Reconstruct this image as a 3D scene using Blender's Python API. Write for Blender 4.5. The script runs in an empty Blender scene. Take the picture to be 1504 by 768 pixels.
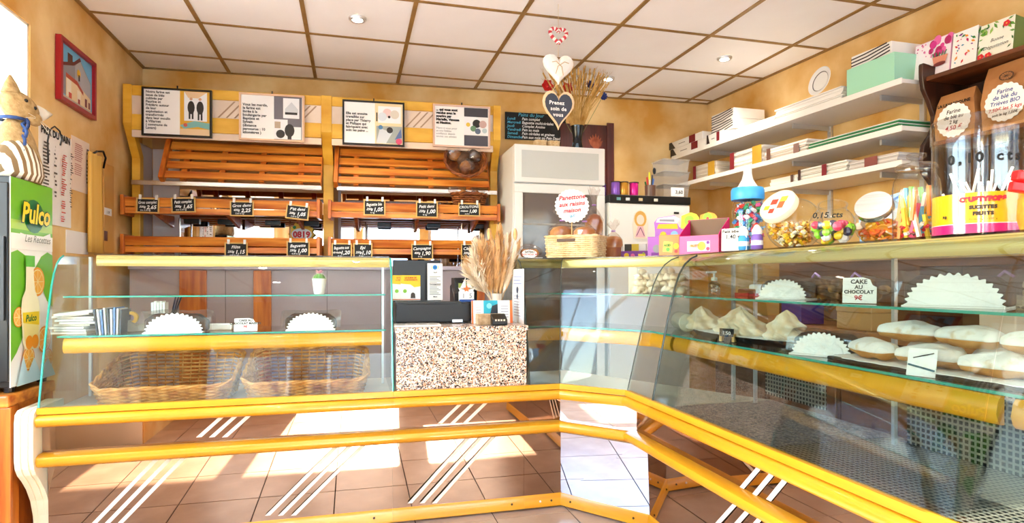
import bpy, bmesh, math, random
from mathutils import Vector as V, Matrix
random.seed(7)
sc = bpy.context.scene
COL = sc.collection
# ------------------------------------------------------------------ camera
F, YAW, CY, H = 884.08, .2594, 409.4, 1.18
CS, SN = math.cos(YAW), math.sin(YAW)
cam = bpy.data.cameras.new('camera'); camo = bpy.data.objects.new('camera', cam); COL.objects.link(camo)
cam.sensor_fit = 'HORIZONTAL'; cam.sensor_width = 36; cam.lens = 36*F/1504
cam.shift_y = (CY-384)/1504; cam.clip_start = .02
camo.location = (0, 0, H); camo.rotation_euler = (math.pi/2, 0, -YAW)
sc.camera = camo
# ------------------------------------------------------------------ sky, sun, exposure
world = bpy.data.worlds.new('sky'); sc.world = world; world.use_nodes = True
wn = world.node_tree.nodes; wl = world.node_tree.links
bg = wn['Background']
sky = wn.new('ShaderNodeTexSky'); sky.sky_type = 'NISHITA'; sky.sun_disc = False
sky.sun_elevation = math.radians(30); sky.sun_rotation = math.radians(172); sky.altitude = 200; sky.air_density = 1.2; sky.dust_density = .6
wl.new(sky.outputs[0], bg.inputs[0]); bg.inputs[1].default_value = 1.0
sun = bpy.data.lights.new('sun', 'SUN'); suno = bpy.data.objects.new('sun', sun); COL.objects.link(suno)
sun.energy = 11; sun.angle = math.radians(.6); sun.color = (1, .93, .82)
suno.rotation_euler = V((-.06, .85, -.5)).to_track_quat('-Z', 'Y').to_euler()
suno.location = (0, -3, 6)
vs = sc.view_settings
vs.view_transform = 'Standard'; vs.look = 'None'; vs.gamma = 1; vs.use_curve_mapping = False
vs.exposure = 2.28
cy = sc.cycles
cy.max_bounces = 10; cy.diffuse_bounces = 5; cy.glossy_bounces = 5; cy.transmission_bounces = 6
cy.transparent_max_bounces = 24; cy.sample_clamp_indirect = 6; cy.caustics_reflective = False; cy.caustics_refractive = False
def portal(loc, rot, sx, sy):
    l = bpy.data.lights.new('window_portal', 'AREA'); l.shape = 'RECTANGLE'; l.size = sx; l.size_y = sy
    l.cycles.is_portal = True
    o = bpy.data.objects.new('window_portal', l); COL.objects.link(o); o.location = loc; o.rotation_euler = rot
R90 = math.pi/2
portal((-.95, -.58, 1.5), (R90, 0, 0), .9, 1.5); portal((.015, -.58, 1.1), (R90, 0, 0), .9, 2.3)
portal((1.72, -.58, 1.48), (R90, 0, 0), 2.3, 1.5)
portal((-1.98, 2.1, 1.55), (0, -R90, 0), 1.5, 2.1)

# ------------------------------------------------------------------ pixel helpers (photo pixel + the surface it lies on -> point)
def ray(u, v):
    du = (u-752)/F; dv = (CY-v)/F
    return V((SN+du*CS, CS-du*SN, dv))
def P(u, v, x=None, y=None, z=None):
    d = ray(u, v)
    t = (x/d.x) if x is not None else (y/d.y) if y is not None else ((z-H)/d.z)
    return V((0, 0, H)) + d*t
def PB(u, v, off=0):          # back wall, off metres in front of it
    d = ray(u, v); t = (4.731-off)/(d.y+.0574*d.x); return V((0, 0, H))+d*t
def PLW(u, v, off=0):         # left wall
    d = ray(u, v); t = (-1.442+off)/d.x; return V((0, 0, H))+d*t
def PRW(u, v, off=0):         # right wall
    d = ray(u, v); t = (2.979+.0535*4-off)/(d.x+.0535*d.y); return V((0, 0, H))+d*t
def backy(x, off=0): return 4.731-.0574*x-off
def rightx(y, off=0): return 2.979-.0535*(y-4)-off

# ------------------------------------------------------------------ materials
def lin(h):
    h = h.lstrip('#'); o = []
    for i in (0, 2, 4):
        c = int(h[i:i+2], 16)/255; o.append(c/12.92 if c <= .04045 else ((c+.055)/1.055)**2.4)
    return (*o, 1)
MATS = {}
def mat(name, col='#808080', rough=.5, metal=0, col2=None, scale=6, detail=4, stretch=(1, 1, 1), bump=0, bscale=None, spec=.5, emit=0, alpha=None, kind='noise', pos=(.35, .65), trans=0, sub=0, coat=0, coord='Object'):
    if name in MATS: return MATS[name]
    m = bpy.data.materials.new(name); m.use_nodes = True; MATS[name] = m
    n = m.node_tree.nodes; l = m.node_tree.links; b = n['Principled BSDF']
    b.inputs['Base Color'].default_value = lin(col); b.inputs['Roughness'].default_value = rough; b.inputs['Metallic'].default_value = metal
    b.inputs['Specular IOR Level'].default_value = spec
    if coat: b.inputs['Coat Weight'].default_value = coat; b.inputs['Coat Roughness'].default_value = .08
    if trans: b.inputs['Transmission Weight'].default_value = trans
    if emit: b.inputs['Emission Color'].default_value = lin(col); b.inputs['Emission Strength'].default_value = emit
    if col2 or bump:
        tc = n.new('ShaderNodeTexCoord'); mp = n.new('ShaderNodeMapping'); mp.inputs['Scale'].default_value = stretch
        l.new(tc.outputs[coord], mp.inputs[0])
        if kind == 'noise':
            t = n.new('ShaderNodeTexNoise'); t.inputs['Scale'].default_value = scale; t.inputs['Detail'].default_value = detail; out = t.outputs[0]
        elif kind == 'voronoi':
            t = n.new('ShaderNodeTexVoronoi'); t.inputs['Scale'].default_value = scale; out = t.outputs['Color']
        elif kind == 'wave':
            t = n.new('ShaderNodeTexWave'); t.inputs['Scale'].default_value = scale; t.inputs['Distortion'].default_value = detail; out = t.outputs[0]
            t.inputs['Detail'].default_value = 2
        l.new(mp.outputs[0], t.inputs['Vector'])
        if col2:
            r = n.new('ShaderNodeValToRGB'); r.color_ramp.elements[0].color = lin(col); r.color_ramp.elements[1].color = lin(col2)
            r.color_ramp.elements[0].position = pos[0]; r.color_ramp.elements[1].position = pos[1]
            l.new(out, r.inputs[0]); l.new(r.outputs[0], b.inputs['Base Color'])
        if bump:
            bp = n.new('ShaderNodeBump'); bp.inputs['Strength'].default_value = bump; bp.inputs['Distance'].default_value = .01
            if bscale:
                t2 = n.new('ShaderNodeTexNoise'); t2.inputs['Scale'].default_value = bscale; l.new(mp.outputs[0], t2.inputs['Vector']); out = t2.outputs[0]
            l.new(out, bp.inputs['Height']); l.new(bp.outputs[0], b.inputs['Normal'])
    return m
def glassmat(name, tint='#f4faf8', refl=.04, rough=0, milk=0):   # clear sheet: lets light straight through, reflects more at a slant
    if name in MATS: return MATS[name]
    m = bpy.data.materials.new(name); m.use_nodes = True; MATS[name] = m
    n = m.node_tree.nodes; l = m.node_tree.links; n.clear()
    o = n.new('ShaderNodeOutputMaterial'); mx = n.new('ShaderNodeMixShader'); tr = n.new('ShaderNodeBsdfTransparent'); gl = n.new('ShaderNodeBsdfGlossy')
    tr.inputs[0].default_value = lin(tint); gl.inputs['Roughness'].default_value = rough
    lw = n.new('ShaderNodeLayerWeight'); lw.inputs[0].default_value = .5
    p = n.new('ShaderNodeMath'); p.operation = 'POWER'; p.inputs[1].default_value = 5; l.new(lw.outputs['Facing'], p.inputs[0])
    ma = n.new('ShaderNodeMath'); ma.operation = 'MULTIPLY_ADD'; ma.inputs[1].default_value = 1-refl; ma.inputs[2].default_value = refl; l.new(p.outputs[0], ma.inputs[0])
    l.new(ma.outputs[0], mx.inputs[0]); l.new(tr.outputs[0], mx.inputs[1]); l.new(gl.outputs[0], mx.inputs[2])
    if milk:
        df = n.new('ShaderNodeBsdfDiffuse'); df.inputs[0].default_value = (.9, .9, .9, 1)
        m2 = n.new('ShaderNodeMixShader'); m2.inputs[0].default_value = milk; l.new(mx.outputs[0], m2.inputs[1]); l.new(df.outputs[0], m2.inputs[2]); l.new(m2.outputs[0], o.inputs[0])
    else: l.new(mx.outputs[0], o.inputs[0])
    return m
def M(h, rough=.5, **k): return mat('paint_'+h.lstrip('#')+('' if rough == .5 else '_%d' % int(rough*100)), h, rough, **k)
WHITE = M('#f2f0ec'); BLACK = M('#050506', .35); INK = M('#141414', .8)
OCHRE = mat('ochre_wall', '#d49c45', .85, col2='#f3d498', scale=2.3, detail=8, bump=.15, bscale=14, pos=(.36, .66))
CREAMWALL = mat('reveal_plaster', '#efe6d2', .8, col2='#f7f1e4', scale=3)
CEIL = mat('ceiling_panel', '#f6f4f2', .8, col2='#fbfaf9', scale=2, bump=.03, bscale=60)
TBAR = mat('grid_bar_bronze', '#8b6a35', .45, col2='#a07c42', scale=9, metal=.2)
TILE = mat('floor_tile', '#a8917f', .28, col2='#bfaa99', scale=5, detail=6, coord='Object')
GROUT = M('#3a2c22', .9)
YEL = mat('yellow_rail', '#cf8d0e', .32, col2='#e2a220', scale=4, stretch=(.3, .3, 6), coat=.25)
YELD = mat('yellow_shelf_frame', '#d49a22', .42, col2='#ecbb45', scale=3, stretch=(1, 1, 3))
CREAM = mat('cream_plastic', '#efe3c0', .4, col2='#f5ecd2', scale=3)
GLASS = glassmat('case_glass', '#f6faf9', .022)
RGLASS = glassmat('pastry_case_glass', '#e6ecea', .07)
SMOKE = glassmat('smoked_glass', '#d5dad6', .05)
EDGE = mat('glass_edge', '#2f9c8a', .15, spec=.6)
CLEAR = glassmat('clear_jar', '#fbfbfa', .05)
WRAP = glassmat('cellophane', '#f3f0ee', .06, rough=.1, milk=.03)
WINGLASS = glassmat('window_glass', '#ffffff', .03)
BMIRROR = mat('bronze_mirror', '#a58a76', .015, 1)
MIRROR = mat('clear_mirror', '#e6e4ea', .01, 1)
STEEL = mat('steel', '#c9c6c2', .25, 1, col2='#dedbd7', scale=20, stretch=(.2, .2, 8))
ALU = mat('aluminium', '#d5d6d8', .4, .8)
WOOD = mat('orange_wood', '#b85612', .42, col2='#ee9a38', scale=3.2, detail=5, stretch=(.7, 6, 9), coat=.2)
WOODV = mat('orange_wood_upright', '#a94c10', .42, col2='#db7d27', scale=3.2, detail=5, stretch=(9, 6, .7), coat=.2)
DWOOD = mat('dark_walnut', '#1c0b05', .4, col2='#43200e', scale=3, detail=6, stretch=(5, 5, .8), coat=.15)
MWOOD = mat('brown_counter_wood', '#4a2812', .5, col2='#7a4a24', scale=3, detail=6, stretch=(6, .7, 6))
MAUVE = mat('mauve_laminate', '#a4949a', .45, col2='#b3a4a8', scale=2)
SIDE = mat('pale_side_panel', '#cdbfb6', .5, col2='#e4d8cf', scale=2.5, stretch=(1, 1, .4))
GRAN = mat('pink_granite', '#1d1a1c', .22, kind='voronoi')
WICK = mat('wicker', '#96581f', .6, col2='#d69a4e', scale=22)
WICKL = mat('pale_wicker', '#d9b480', .6, col2='#f1dcb2', scale=22)
DOILY = mat('paper_doily', '#f4f2ee', .7, bump=.3, bscale=120)
MERI = mat('meringue', '#e6cda8', .6, col2='#f8eedc', scale=14, bump=.2, bscale=60)
PAPERW = mat('paper_white', '#f5f3ef', .65); KRAFT = mat('kraft_paper', '#a9713f', .75, col2='#c08c58', scale=6, bump=.4, bscale=9)
SLATE = mat('chalk_slate', '#08090a', .7, col2='#121315', scale=12); CHALK = M('#f1f1ee', .9)
# granite: three speckle layers
def granite(m, base, cols, sc_=(70, 110, 160)):
    n = m.node_tree.nodes; l = m.node_tree.links; b = n['Principled BSDF']
    for x in [q for q in n if q.bl_idname in ('ShaderNodeTexVoronoi', 'ShaderNodeValToRGB', 'ShaderNodeTexNoise')]: n.remove(x)
    tc = n.new('ShaderNodeTexCoord'); prev = None
    for i, (c, s, th) in enumerate(cols):
        t = n.new('ShaderNodeTexVoronoi'); t.inputs['Scale'].default_value = s; l.new(tc.outputs['Object'], t.inputs['Vector'])
        sp = n.new('ShaderNodeSeparateColor'); l.new(t.outputs['Color'], sp.inputs[0])
        g = n.new('ShaderNodeMath'); g.operation = 'GREATER_THAN'; g.inputs[1].default_value = th; l.new(sp.outputs[i % 3], g.inputs[0])
        mx = n.new('ShaderNodeMix'); mx.data_type = 'RGBA'; l.new(g.outputs[0], mx.inputs[0])
        if prev: l.new(prev, mx.inputs[6])
        else: mx.inputs[6].default_value = lin(base)
        mx.inputs[7].default_value = lin(c); prev = mx.outputs[2]
    l.new(prev, b.inputs['Base Color'])
granite(GRAN, '#d9bda8', [('#e9dccf', 120, .5), ('#c08a6c', 170, .76), ('#77716f', 160, .78), ('#0c0b0e', 190, .83)])
GRAND = mat('dark_granite', '#555560', .3); granite(GRAND, '#6b6670', [('#8c868c', 90, .6), ('#3c3c44', 120, .6), ('#a39890', 140, .8)])
PERF = mat('perforated_sheet', '#8d8579', .35, .6)
def perf(m, cell, hole):
    n = m.node_tree.nodes; l = m.node_tree.links; b = n['Principled BSDF']; tc = n.new('ShaderNodeTexCoord'); sp = n.new('ShaderNodeSeparateXYZ')
    l.new(tc.outputs['UV'], sp.inputs[0]); out = []
    for i in (0, 1):
        a = n.new('ShaderNodeMath'); a.operation = 'DIVIDE'; a.inputs[1].default_value = cell; l.new(sp.outputs[i], a.inputs[0])
        f = n.new('ShaderNodeMath'); f.operation = 'FRACT'; l.new(a.outputs[0], f.inputs[0])
        g = n.new('ShaderNodeMath'); g.operation = 'LESS_THAN'; g.inputs[1].default_value = hole; l.new(f.outputs[0], g.inputs[0]); out.append(g)
    mu = n.new('ShaderNodeMath'); mu.operation = 'MULTIPLY'; l.new(out[0].outputs[0], mu.inputs[0]); l.new(out[1].outputs[0], mu.inputs[1])
    mx = n.new('ShaderNodeMix'); mx.data_type = 'RGBA'; mx.inputs[6].default_value = lin('#a29a8c'); mx.inputs[7].default_value = lin('#15110e')
    l.new(mu.outputs[0], mx.inputs[0]); l.new(mx.outputs[2], b.inputs['Base Color'])
perf(PERF, .018, .62)

# ------------------------------------------------------------------ mesh builder
class MB:
    def __init__(s): s.v = []; s.f = []; s.m = []; s.uv = None
    def add(s, vs, fs, mi=0, T=None):
        k = len(s.v); s.v += [(T @ V(p)) if T else V(p) for p in vs]; s.f += [tuple(k+i for i in f) for f in fs]; s.m += [mi]*len(fs); return s
    def box(s, a, b, mi=0, T=None):
        x0, y0, z0 = a; x1, y1, z1 = b
        return s.add([(x0, y0, z0), (x1, y0, z0), (x1, y1, z0), (x0, y1, z0), (x0, y0, z1), (x1, y0, z1), (x1, y1, z1), (x0, y1, z1)],
                     [(0, 3, 2, 1), (4, 5, 6, 7), (0, 1, 5, 4), (1, 2, 6, 5), (2, 3, 7, 6), (3, 0, 4, 7)], mi, T)
    def cbox(s, c, d, mi=0, T=None): return s.box([c[i]-d[i]/2 for i in range(3)], [c[i]+d[i]/2 for i in range(3)], mi, T)
    def loft(s, A, B, mi=0, caps=True, T=None):       # two closed loops of points
        n = len(A); fs = [(i, (i+1) % n, n+(i+1) % n, n+i) for i in range(n)]
        if caps: fs += [tuple(range(n-1, -1, -1)), tuple(range(n, 2*n))]
        return s.add(list(A)+list(B), fs, mi, T)
    def strip(s, A, B, mi=0, T=None):                  # two open rows
        n = len(A); return s.add(list(A)+list(B), [(i, i+1, n+i+1, n+i) for i in range(n-1)], mi, T)
    def grid(s, rows, mi=0, T=None):                   # rows of points sharing their vertices
        n = len(rows[0]); return s.add([p for r in rows for p in r], [(j*n+i, j*n+i+1, (j+1)*n+i+1, (j+1)*n+i) for j in range(len(rows)-1) for i in range(n-1)], mi, T)
    def prism(s, poly, a, b, ax='z', mi=0, T=None):
        def q(p, h): return {'z': (p[0], p[1], h), 'y': (p[0], h, p[1]), 'x': (h, p[0], p[1])}[ax]
        return s.loft([q(p, a) for p in poly], [q(p, b) for p in poly], mi, True, T)
    def lathe(s, prof, n=20, mi=0, T=None, cap=True, a0=0, a1=2*math.pi):
        full = abs(a1-a0-2*math.pi) < 1e-6; k = n if full else n+1; vs = []; fs = []
        for r, z in prof:
            for i in range(k):
                a = a0+(a1-a0)*i/n; vs.append((r*math.cos(a), r*math.sin(a), z))
        for j in range(len(prof)-1):
            for i in range(n):
                i2 = (i+1) % k; fs.append((j*k+i, j*k+i2, (j+1)*k+i2, (j+1)*k+i))
        if cap and full:
            if prof[0][0] > 1e-5: fs.append(tuple(range(k-1, -1, -1)))
            if prof[-1][0] > 1e-5: fs.append(tuple((len(prof)-1)*k+i for i in range(k)))
        return s.add(vs, fs, mi, T)
    def tube(s, pts, r, n=6, mi=0, T=None, closed=False, caps=True):
        pts = [V(p) for p in pts]; N = len(pts); rs = r if isinstance(r, (list, tuple)) else [r]*N; vs = []; fs = []; up = None
        for i, p in enumerate(pts):
            t = (pts[(i+1) % N] if (closed or i < N-1) else p)-(pts[i-1] if (closed or i > 0) else p)
            t = t.normalized() if t.length > 1e-9 else V((0, 0, 1))
            if up is None: up = V((0, 0, 1)) if abs(t.z) < .9 else V((1, 0, 0))
            a = t.cross(up)
            if a.length < 1e-6: a = t.orthogonal()
            a.normalize(); b = a.cross(t).normalized(); up = b
            for k in range(n):
                th = 2*math.pi*k/n; vs.append(p+(a*math.cos(th)+b*math.sin(th))*rs[i])
        for i in range(N if closed else N-1):
            j = (i+1) % N
            for k in range(n): k2 = (k+1) % n; fs.append((i*n+k, i*n+k2, j*n+k2, j*n+k))
        if caps and not closed: fs += [tuple(range(n-1, -1, -1)), tuple((N-1)*n+k for k in range(n))]
        return s.add(vs, fs, mi, T)
    def ball(s, c, r, mi=0, n=10, m=7, T=None, jit=0, rnd=random):
        r = r if isinstance(r, (tuple, list)) else (r, r, r); vs = []; fs = []
        for j in range(m+1):
            ph = math.pi*j/m
            for i in range(n):
                th = 2*math.pi*i/n; q = 1+(rnd.uniform(-jit, jit) if jit else 0)
                vs.append((c[0]+q*r[0]*math.sin(ph)*math.cos(th), c[1]+q*r[1]*math.sin(ph)*math.sin(th), c[2]-q*r[2]*math.cos(ph)))
        for j in range(m):
            for i in range(n):
                i2 = (i+1) % n
                if j == 0: fs.append((i, (j+1)*n+i2, (j+1)*n+i)) if False else fs.append((j*n+i, (j+1)*n+i2, (j+1)*n+i))
                elif j == m-1: fs.append((j*n+i, j*n+i2, (j+1)*n+i))
                else: fs.append((j*n+i, j*n+i2, (j+1)*n+i2, (j+1)*n+i))
        return s.add(vs, fs, mi, T)
    def disc(s, c, r, n=20, mi=0, T=None, sy=1, rf=None):
        pts = [(c[0]+(rf(2*math.pi*i/n) if rf else r)*math.cos(2*math.pi*i/n), c[1]+sy*(rf(2*math.pi*i/n) if rf else r)*math.sin(2*math.pi*i/n), c[2]) for i in range(n)]
        return s.add(pts, [tuple(range(n))], mi, T)
    def build(s, name, mats, parent=None, smooth=False, bevel=0, world=False, solid=0, sub=0):
        off = V((0, 0, 0))
        if world and parent:
            r = parent
            while r.parent: r = r.parent
            off = r.location
        me = bpy.data.meshes.new(name); me.from_pydata([tuple(p-off) for p in s.v], [], s.f)
        mats = mats if isinstance(mats, (list, tuple)) else [mats]
        for m in mats: me.materials.append(m)
        me.polygons.foreach_set('material_index', s.m)
        if smooth: me.polygons.foreach_set('use_smooth', [True]*len(s.f))
        me.update()
        o = bpy.data.objects.new(name, me); COL.objects.link(o)
        if parent: o.parent = parent
        if smooth and smooth != 'all': me.set_sharp_from_angle(angle=math.radians(45))
        if bevel:
            b = o.modifiers.new('bevel', 'BEVEL'); b.width = bevel; b.segments = 2; b.limit_method = 'ANGLE'
        if solid:
            q = o.modifiers.new('solid', 'SOLIDIFY'); q.thickness = solid
        if sub:
            q = o.modifiers.new('sub', 'SUBSURF'); q.levels = sub; q.render_levels = sub
        return o
def bx(a, b, mi=0): return MB().box(a, b, mi)
def tag(o, label, cat, group=None):
    o['label'] = label; o['category'] = cat
    if group: o['group'] = group
    return o
def thing(name, label, cat, loc=(0, 0, 0), rz=0, group=None):
    o = bpy.data.objects.new(name, None); COL.objects.link(o); o.empty_display_size = .05
    o.location = loc; o.rotation_euler = (0, 0, rz)
    return tag(o, label, cat, group)
def copy_tree(o, parent=None):
    c = o.copy(); COL.objects.link(c); c.parent = parent
    for ch in o.children: copy_tree(ch, c)
    return c
def struct(o): o['kind'] = 'structure'; return o
def frame(o, right, up):      # local x = right, y = up, z = out of the face
    r = V(right).normalized(); u = (V(up)-r*V(up).dot(r)).normalized(); n = r.cross(u)
    return Matrix(((r.x, u.x, n.x, o[0]), (r.y, u.y, n.y, o[1]), (r.z, u.z, n.z, o[2]), (0, 0, 0, 1)))
def rotm(loc, rz=0, rx=0, ry=0): return Matrix.Translation(V(loc)) @ Matrix.Rotation(rz, 4, 'Z') @ Matrix.Rotation(ry, 4, 'Y') @ Matrix.Rotation(rx, 4, 'X')
TXT = {}
def txt(parent, body, T, size, m, align='CENTER', name='lettering', world=False, bold=0, shear=0, spacing=1, width=1, line=1):
    c = bpy.data.curves.new('t', 'FONT'); c.body = body; c.size = size; c.align_x = align; c.resolution_u = 2; c.offset = min(bold, size*.028) if not body.isascii() else bold; c.shear = shear
    c.space_character = spacing; c.space_line = line
    t = bpy.data.objects.new('t', c); COL.objects.link(t)
    dg = bpy.context.evaluated_depsgraph_get(); me = bpy.data.meshes.new_from_object(t.evaluated_get(dg))
    COL.objects.unlink(t); bpy.data.objects.remove(t); bpy.data.curves.remove(c)
    off = V((0, 0, 0))
    if world and parent:
        r = parent
        while r.parent: r = r.parent
        off = r.location
    me.transform(Matrix.Translation(-off) @ T @ Matrix.Diagonal((width, 1, 1, 1)))
    me.materials.clear(); me.materials.append(m); me.name = name
    o = bpy.data.objects.new(name, me); COL.objects.link(o)
    if parent: o.parent = parent
    return o
def T2(T, x, y, z=.0012, rot=0): return T @ Matrix.Translation((x, y, z)) @ Matrix.Rotation(rot, 4, 'Z')
def heart2d(w, h, n=32):
    o = []
    for i in range(n):
        t = 2*math.pi*i/n; o.append((16*math.sin(t)**3/32*w, (13*math.cos(t)-5*math.cos(2*t)-2*math.cos(3*t)-math.cos(4*t)+2.5)/29*h))
    return o[::-1]
def prints(parent, T, shapes, name='print', world=False):
    """flat print: list of (material, kind, args) painted in order on a face"""
    mb = MB(); ms = []; z = .0006
    for m, k, a in shapes:
        if m not in ms: ms.append(m)
        i = ms.index(m)
        if k == 'r': mb.add([(a[0], a[1], z), (a[2], a[1], z), (a[2], a[3], z), (a[0], a[3], z)], [(0, 1, 2, 3)], i, T)
        elif k == 'p': mb.add([(p[0], p[1], z) for p in a], [tuple(range(len(a)))], i, T)
        elif k == 'd': mb.disc((a[0], a[1], z), a[2], 16, i, T, sy=a[3] if len(a) > 3 else 1)
        elif k == 's':
            x, y, r, nb, dp = a; mb.disc((x, y, z), r, nb*6, i, T, rf=lambda t: r*(1+dp*math.cos(nb*t)))
        elif k == 'l':      # line of width w
            (x0, y0), (x1, y1), w = a; d = V((x1-x0, y1-y0)); q = V((-d.y, d.x)).normalized()*w/2
            mb.add([(x0-q.x, y0-q.y, z), (x1-q.x, y1-q.y, z), (x1+q.x, y1+q.y, z), (x0+q.x, y0+q.y, z)], [(0, 1, 2, 3)], i, T)
        z += .00025
    return mb.build(name, ms, parent, world=world)

# ------------------------------------------------------------------ the room
ZC = 2.678
FY = -.35                                   # inner face of the shop front
# floor: tiles laid on a dark grout bed
fl = struct(MB().box((-2.2, -.6, -.1), (3.4, 5.1, -.004)).build('floor', GROUT))
TS = .385; tx0 = -.086-5*TS; ty0 = 2.11-7*TS
tm = MB().box((0, 0, -.004), (TS-.006, TS-.006, 0)).build('tile', TILE, fl).data
first = True; tl = [o for o in COL.objects if o.name == 'tile'][0]
for i in range(0, 13):
    for j in range(0, 15):
        if first: o = tl; first = False
        else: o = bpy.data.objects.new('tile', tm); COL.objects.link(o); o.parent = fl
        o.location = (tx0+i*TS, ty0+j*TS, 0)
# walls
w = MB(); w.prism([(-1.7, backy(-1.7)), (3.3, backy(3.3)), (3.3, 5.15), (-1.7, 5.15)], 0, 2.8)
struct(w.build('wall_back', OCHRE))
w = MB(); w.prism([(rightx(-.6), -.6), (3.5, -.6), (3.5, 4.9), (rightx(4.9), 4.9)], 0, 2.8)
struct(w.build('wall_right', OCHRE))
AY0, AY1, AX = .95, 3.27, -1.98             # deep window recess in the left wall
w = MB(); w.box((-2.2, AY1, 0), (-1.442, 4.95, 2.8)); w.box((-2.2, -.6, 0), (-1.442, AY0, 2.8)); w.box((-2.2, AY0, 2.36), (-1.442, AY1, 2.8))
struct(w.build('wall_left', OCHRE))
w = MB(); w.box((AX-.2, AY0, 0), (AX, AY1, .85)); w.box((AX-.2, AY0, 2.3), (AX, AY1, 2.36))
w.box((AX, AY1-.012, 0), (-1.45, AY1, 2.36)); w.box((AX, AY0, 0), (-1.45, AY0+.012, 2.36)); w.box((AX, AY0, 2.348), (-1.45, AY1, 2.36))
struct(w.build('wall_left_recess', CREAMWALL))
# front wall with door, windows and a row of transoms
w = MB(); y0, y1 = FY-.2, FY
for a, b, z0, z1 in ((-2.2, -1.38, 0, 2.8), (-1.38, -.52, 0, .78), (-1.38, -.52, 2.2, 2.34), (-.52, -.43, 0, 2.34), (-.43, .46, 2.2, 2.34), (.46, .6, 0, 2.34),
                     (.6, 2.85, 0, .74), (.6, 2.85, 2.2, 2.34), (2.85, 3.5, 0, 2.8), (-1.38, 2.85, 2.34, 2.8)):
    w.box((a, y0, z0), (b, y1, z1))
struct(w.build('wall_front', OCHRE))
def window(name, x0, x1, z0, z1, bars=(), y=FY-.1, hb=()):
    r = bpy.data.objects.new(name, None); COL.objects.link(r); struct(r); r.location = ((x0+x1)/2, y, z0)
    m = MB(); t = .05
    m.box((x0, y-.03, z0), (x0+t, y+.03, z1)); m.box((x1-t, y-.03, z0), (x1, y+.03, z1)); m.box((x0+t, y-.03, z0), (x1-t, y+.03, z0+t)); m.box((x0+t, y-.03, z1-t), (x1-t, y+.03, z1))
    for b in bars: m.box((b-.02, y-.03, z0+t), (b+.02, y+.03, z1-t))
    for b in hb: m.box((x0+t, y-.03, b-.02), (x1-t, y+.03, b+.02))
    m.build('window_frame', WHITE, r, world=True)
    MB().box((x0+t, y-.004, z0+t), (x1-t, y+.004, z1-t)).build('pane', WINGLASS, r, world=True)
window('window_1', -1.38, -.52, .78, 2.2); window('window_2', .6, 2.85, .74, 2.2, (1.72,))
# window in the recess
r = bpy.data.objects.new('window_3', None); COL.objects.link(r); struct(r); r.location = (AX-.1, 2.1, .85)
m = MB()
for a, b, c, d in ((AY0, AY0+.06, .85, 2.3), (AY1-.06, AY1, .85, 2.3), (AY0, AY1, .85, .91), (AY0, AY1, 2.24, 2.3), (2.08, 2.14, .91, 2.24)): m.box((AX-.13, a, c), (AX-.07, b, d))
m.build('window_frame', WHITE, r, world=True)
MB().box((AX-.104, AY0+.06, .91), (AX-.096, AY1-.06, 2.24)).build('pane', WINGLASS, r, world=True)
# suspended ceiling
ce = struct(MB().box((-2.2, -.6, ZC+.012), (3.5, 5.1, ZC+.06)).build('ceiling', CEIL))
ax = [-1.50]+[-.865+.6*i for i in range(-1+1, 7)]+[3.25]; ay = [-.35]+[4.4748-.6*j for j in range(7, -1, -1)]+[4.86]
pc = {}
for i in range(len(ax)-1):
    for j in range(len(ay)-1):
        a, b = ax[i]+.011, ax[i+1]-.011; c, d = ay[j]+.011, ay[j+1]-.011
        k = (round(b-a, 3), round(d-c, 3))
        if k not in pc:
            o = MB().box((0, 0, 0), (b-a, d-c, .01)).build('panel', CEIL, ce); pc[k] = o.data
        else: o = bpy.data.objects.new('panel', pc[k]); COL.objects.link(o); o.parent = ce
        o.location = (a, c, ZC+.004)
for x in ax[1:-1]: MB().box((x-.012, -.35, ZC-.002), (x+.012, 4.86, ZC+.004)).build('grid_bar', TBAR, ce)
for y in ay[1:-1]: MB().box((-1.442, y-.011, ZC-.001), (3.2, y+.011, ZC+.004)).build('grid_bar', TBAR, ce)
m = MB(); m.box((-1.442, FY, ZC-.004), (-1.42, 4.82, ZC+.004)); m.prism([(-1.442, backy(-1.442)), (-1.442, backy(-1.442)-.018), (2.95, backy(2.95)-.018), (2.95, backy(2.95))], ZC-.004, ZC+.004)
m.prism([(rightx(FY), FY), (rightx(4.6), 4.6), (rightx(4.6)-.022, 4.6), (rightx(FY)-.022, FY)], ZC-.004, ZC+.004)
m.build('edge_bar', TBAR, ce)
# recessed ceiling spots; the last four are added out of view for light
SPOTGLOW = mat('lit_bulb', '#fff0d0', .5, emit=14)
spots = [P(525, 27, z=ZC), P(1064, 85, z=ZC), P(893, 115, z=ZC), V((-.6, 1.2, ZC)), V((.9, 1.3, ZC)), V((2.1, 1.3, ZC)), V((-.6, 2.6, ZC))]
spl = ['round recessed ceiling spot in a middle panel before the bread shelves', 'round recessed ceiling spot above the wall of stacked boxes', 'glowing recessed ceiling spot behind the dried wheat bunch', 'added unseen ceiling spot near the shop window', 'added unseen ceiling spot over the customer floor', 'added unseen ceiling spot above the sweets jars', 'added unseen ceiling spot near the window recess']
for q, lb in zip(spots, spl):
    t = thing('ceiling_spot', lb, 'ceiling light', (q.x, q.y, ZC-.012), 0, 'recessed ceiling spots')
    MB().lathe([(.03, .0), (.044, -.002), (.05, .006), (.05, .014), (.034, .014), (.03, .0)], 24, cap=False).build('trim_ring', ALU, t, smooth=True)
    MB().lathe([(.0, .004), (.018, .004), (.03, .009), (.03, .013)], 20, cap=False).build('bulb', SPOTGLOW, t, smooth=True)
    l = bpy.data.lights.new('spot_beam', 'SPOT'); l.energy = 11; l.color = (1, .94, .85); l.spot_size = math.radians(120); l.spot_blend = 1; l.shadow_soft_size = .03
    o = bpy.data.objects.new('spot_beam', l); COL.objects.link(o); o.parent = t; o.location = (0, 0, -.012)
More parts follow.
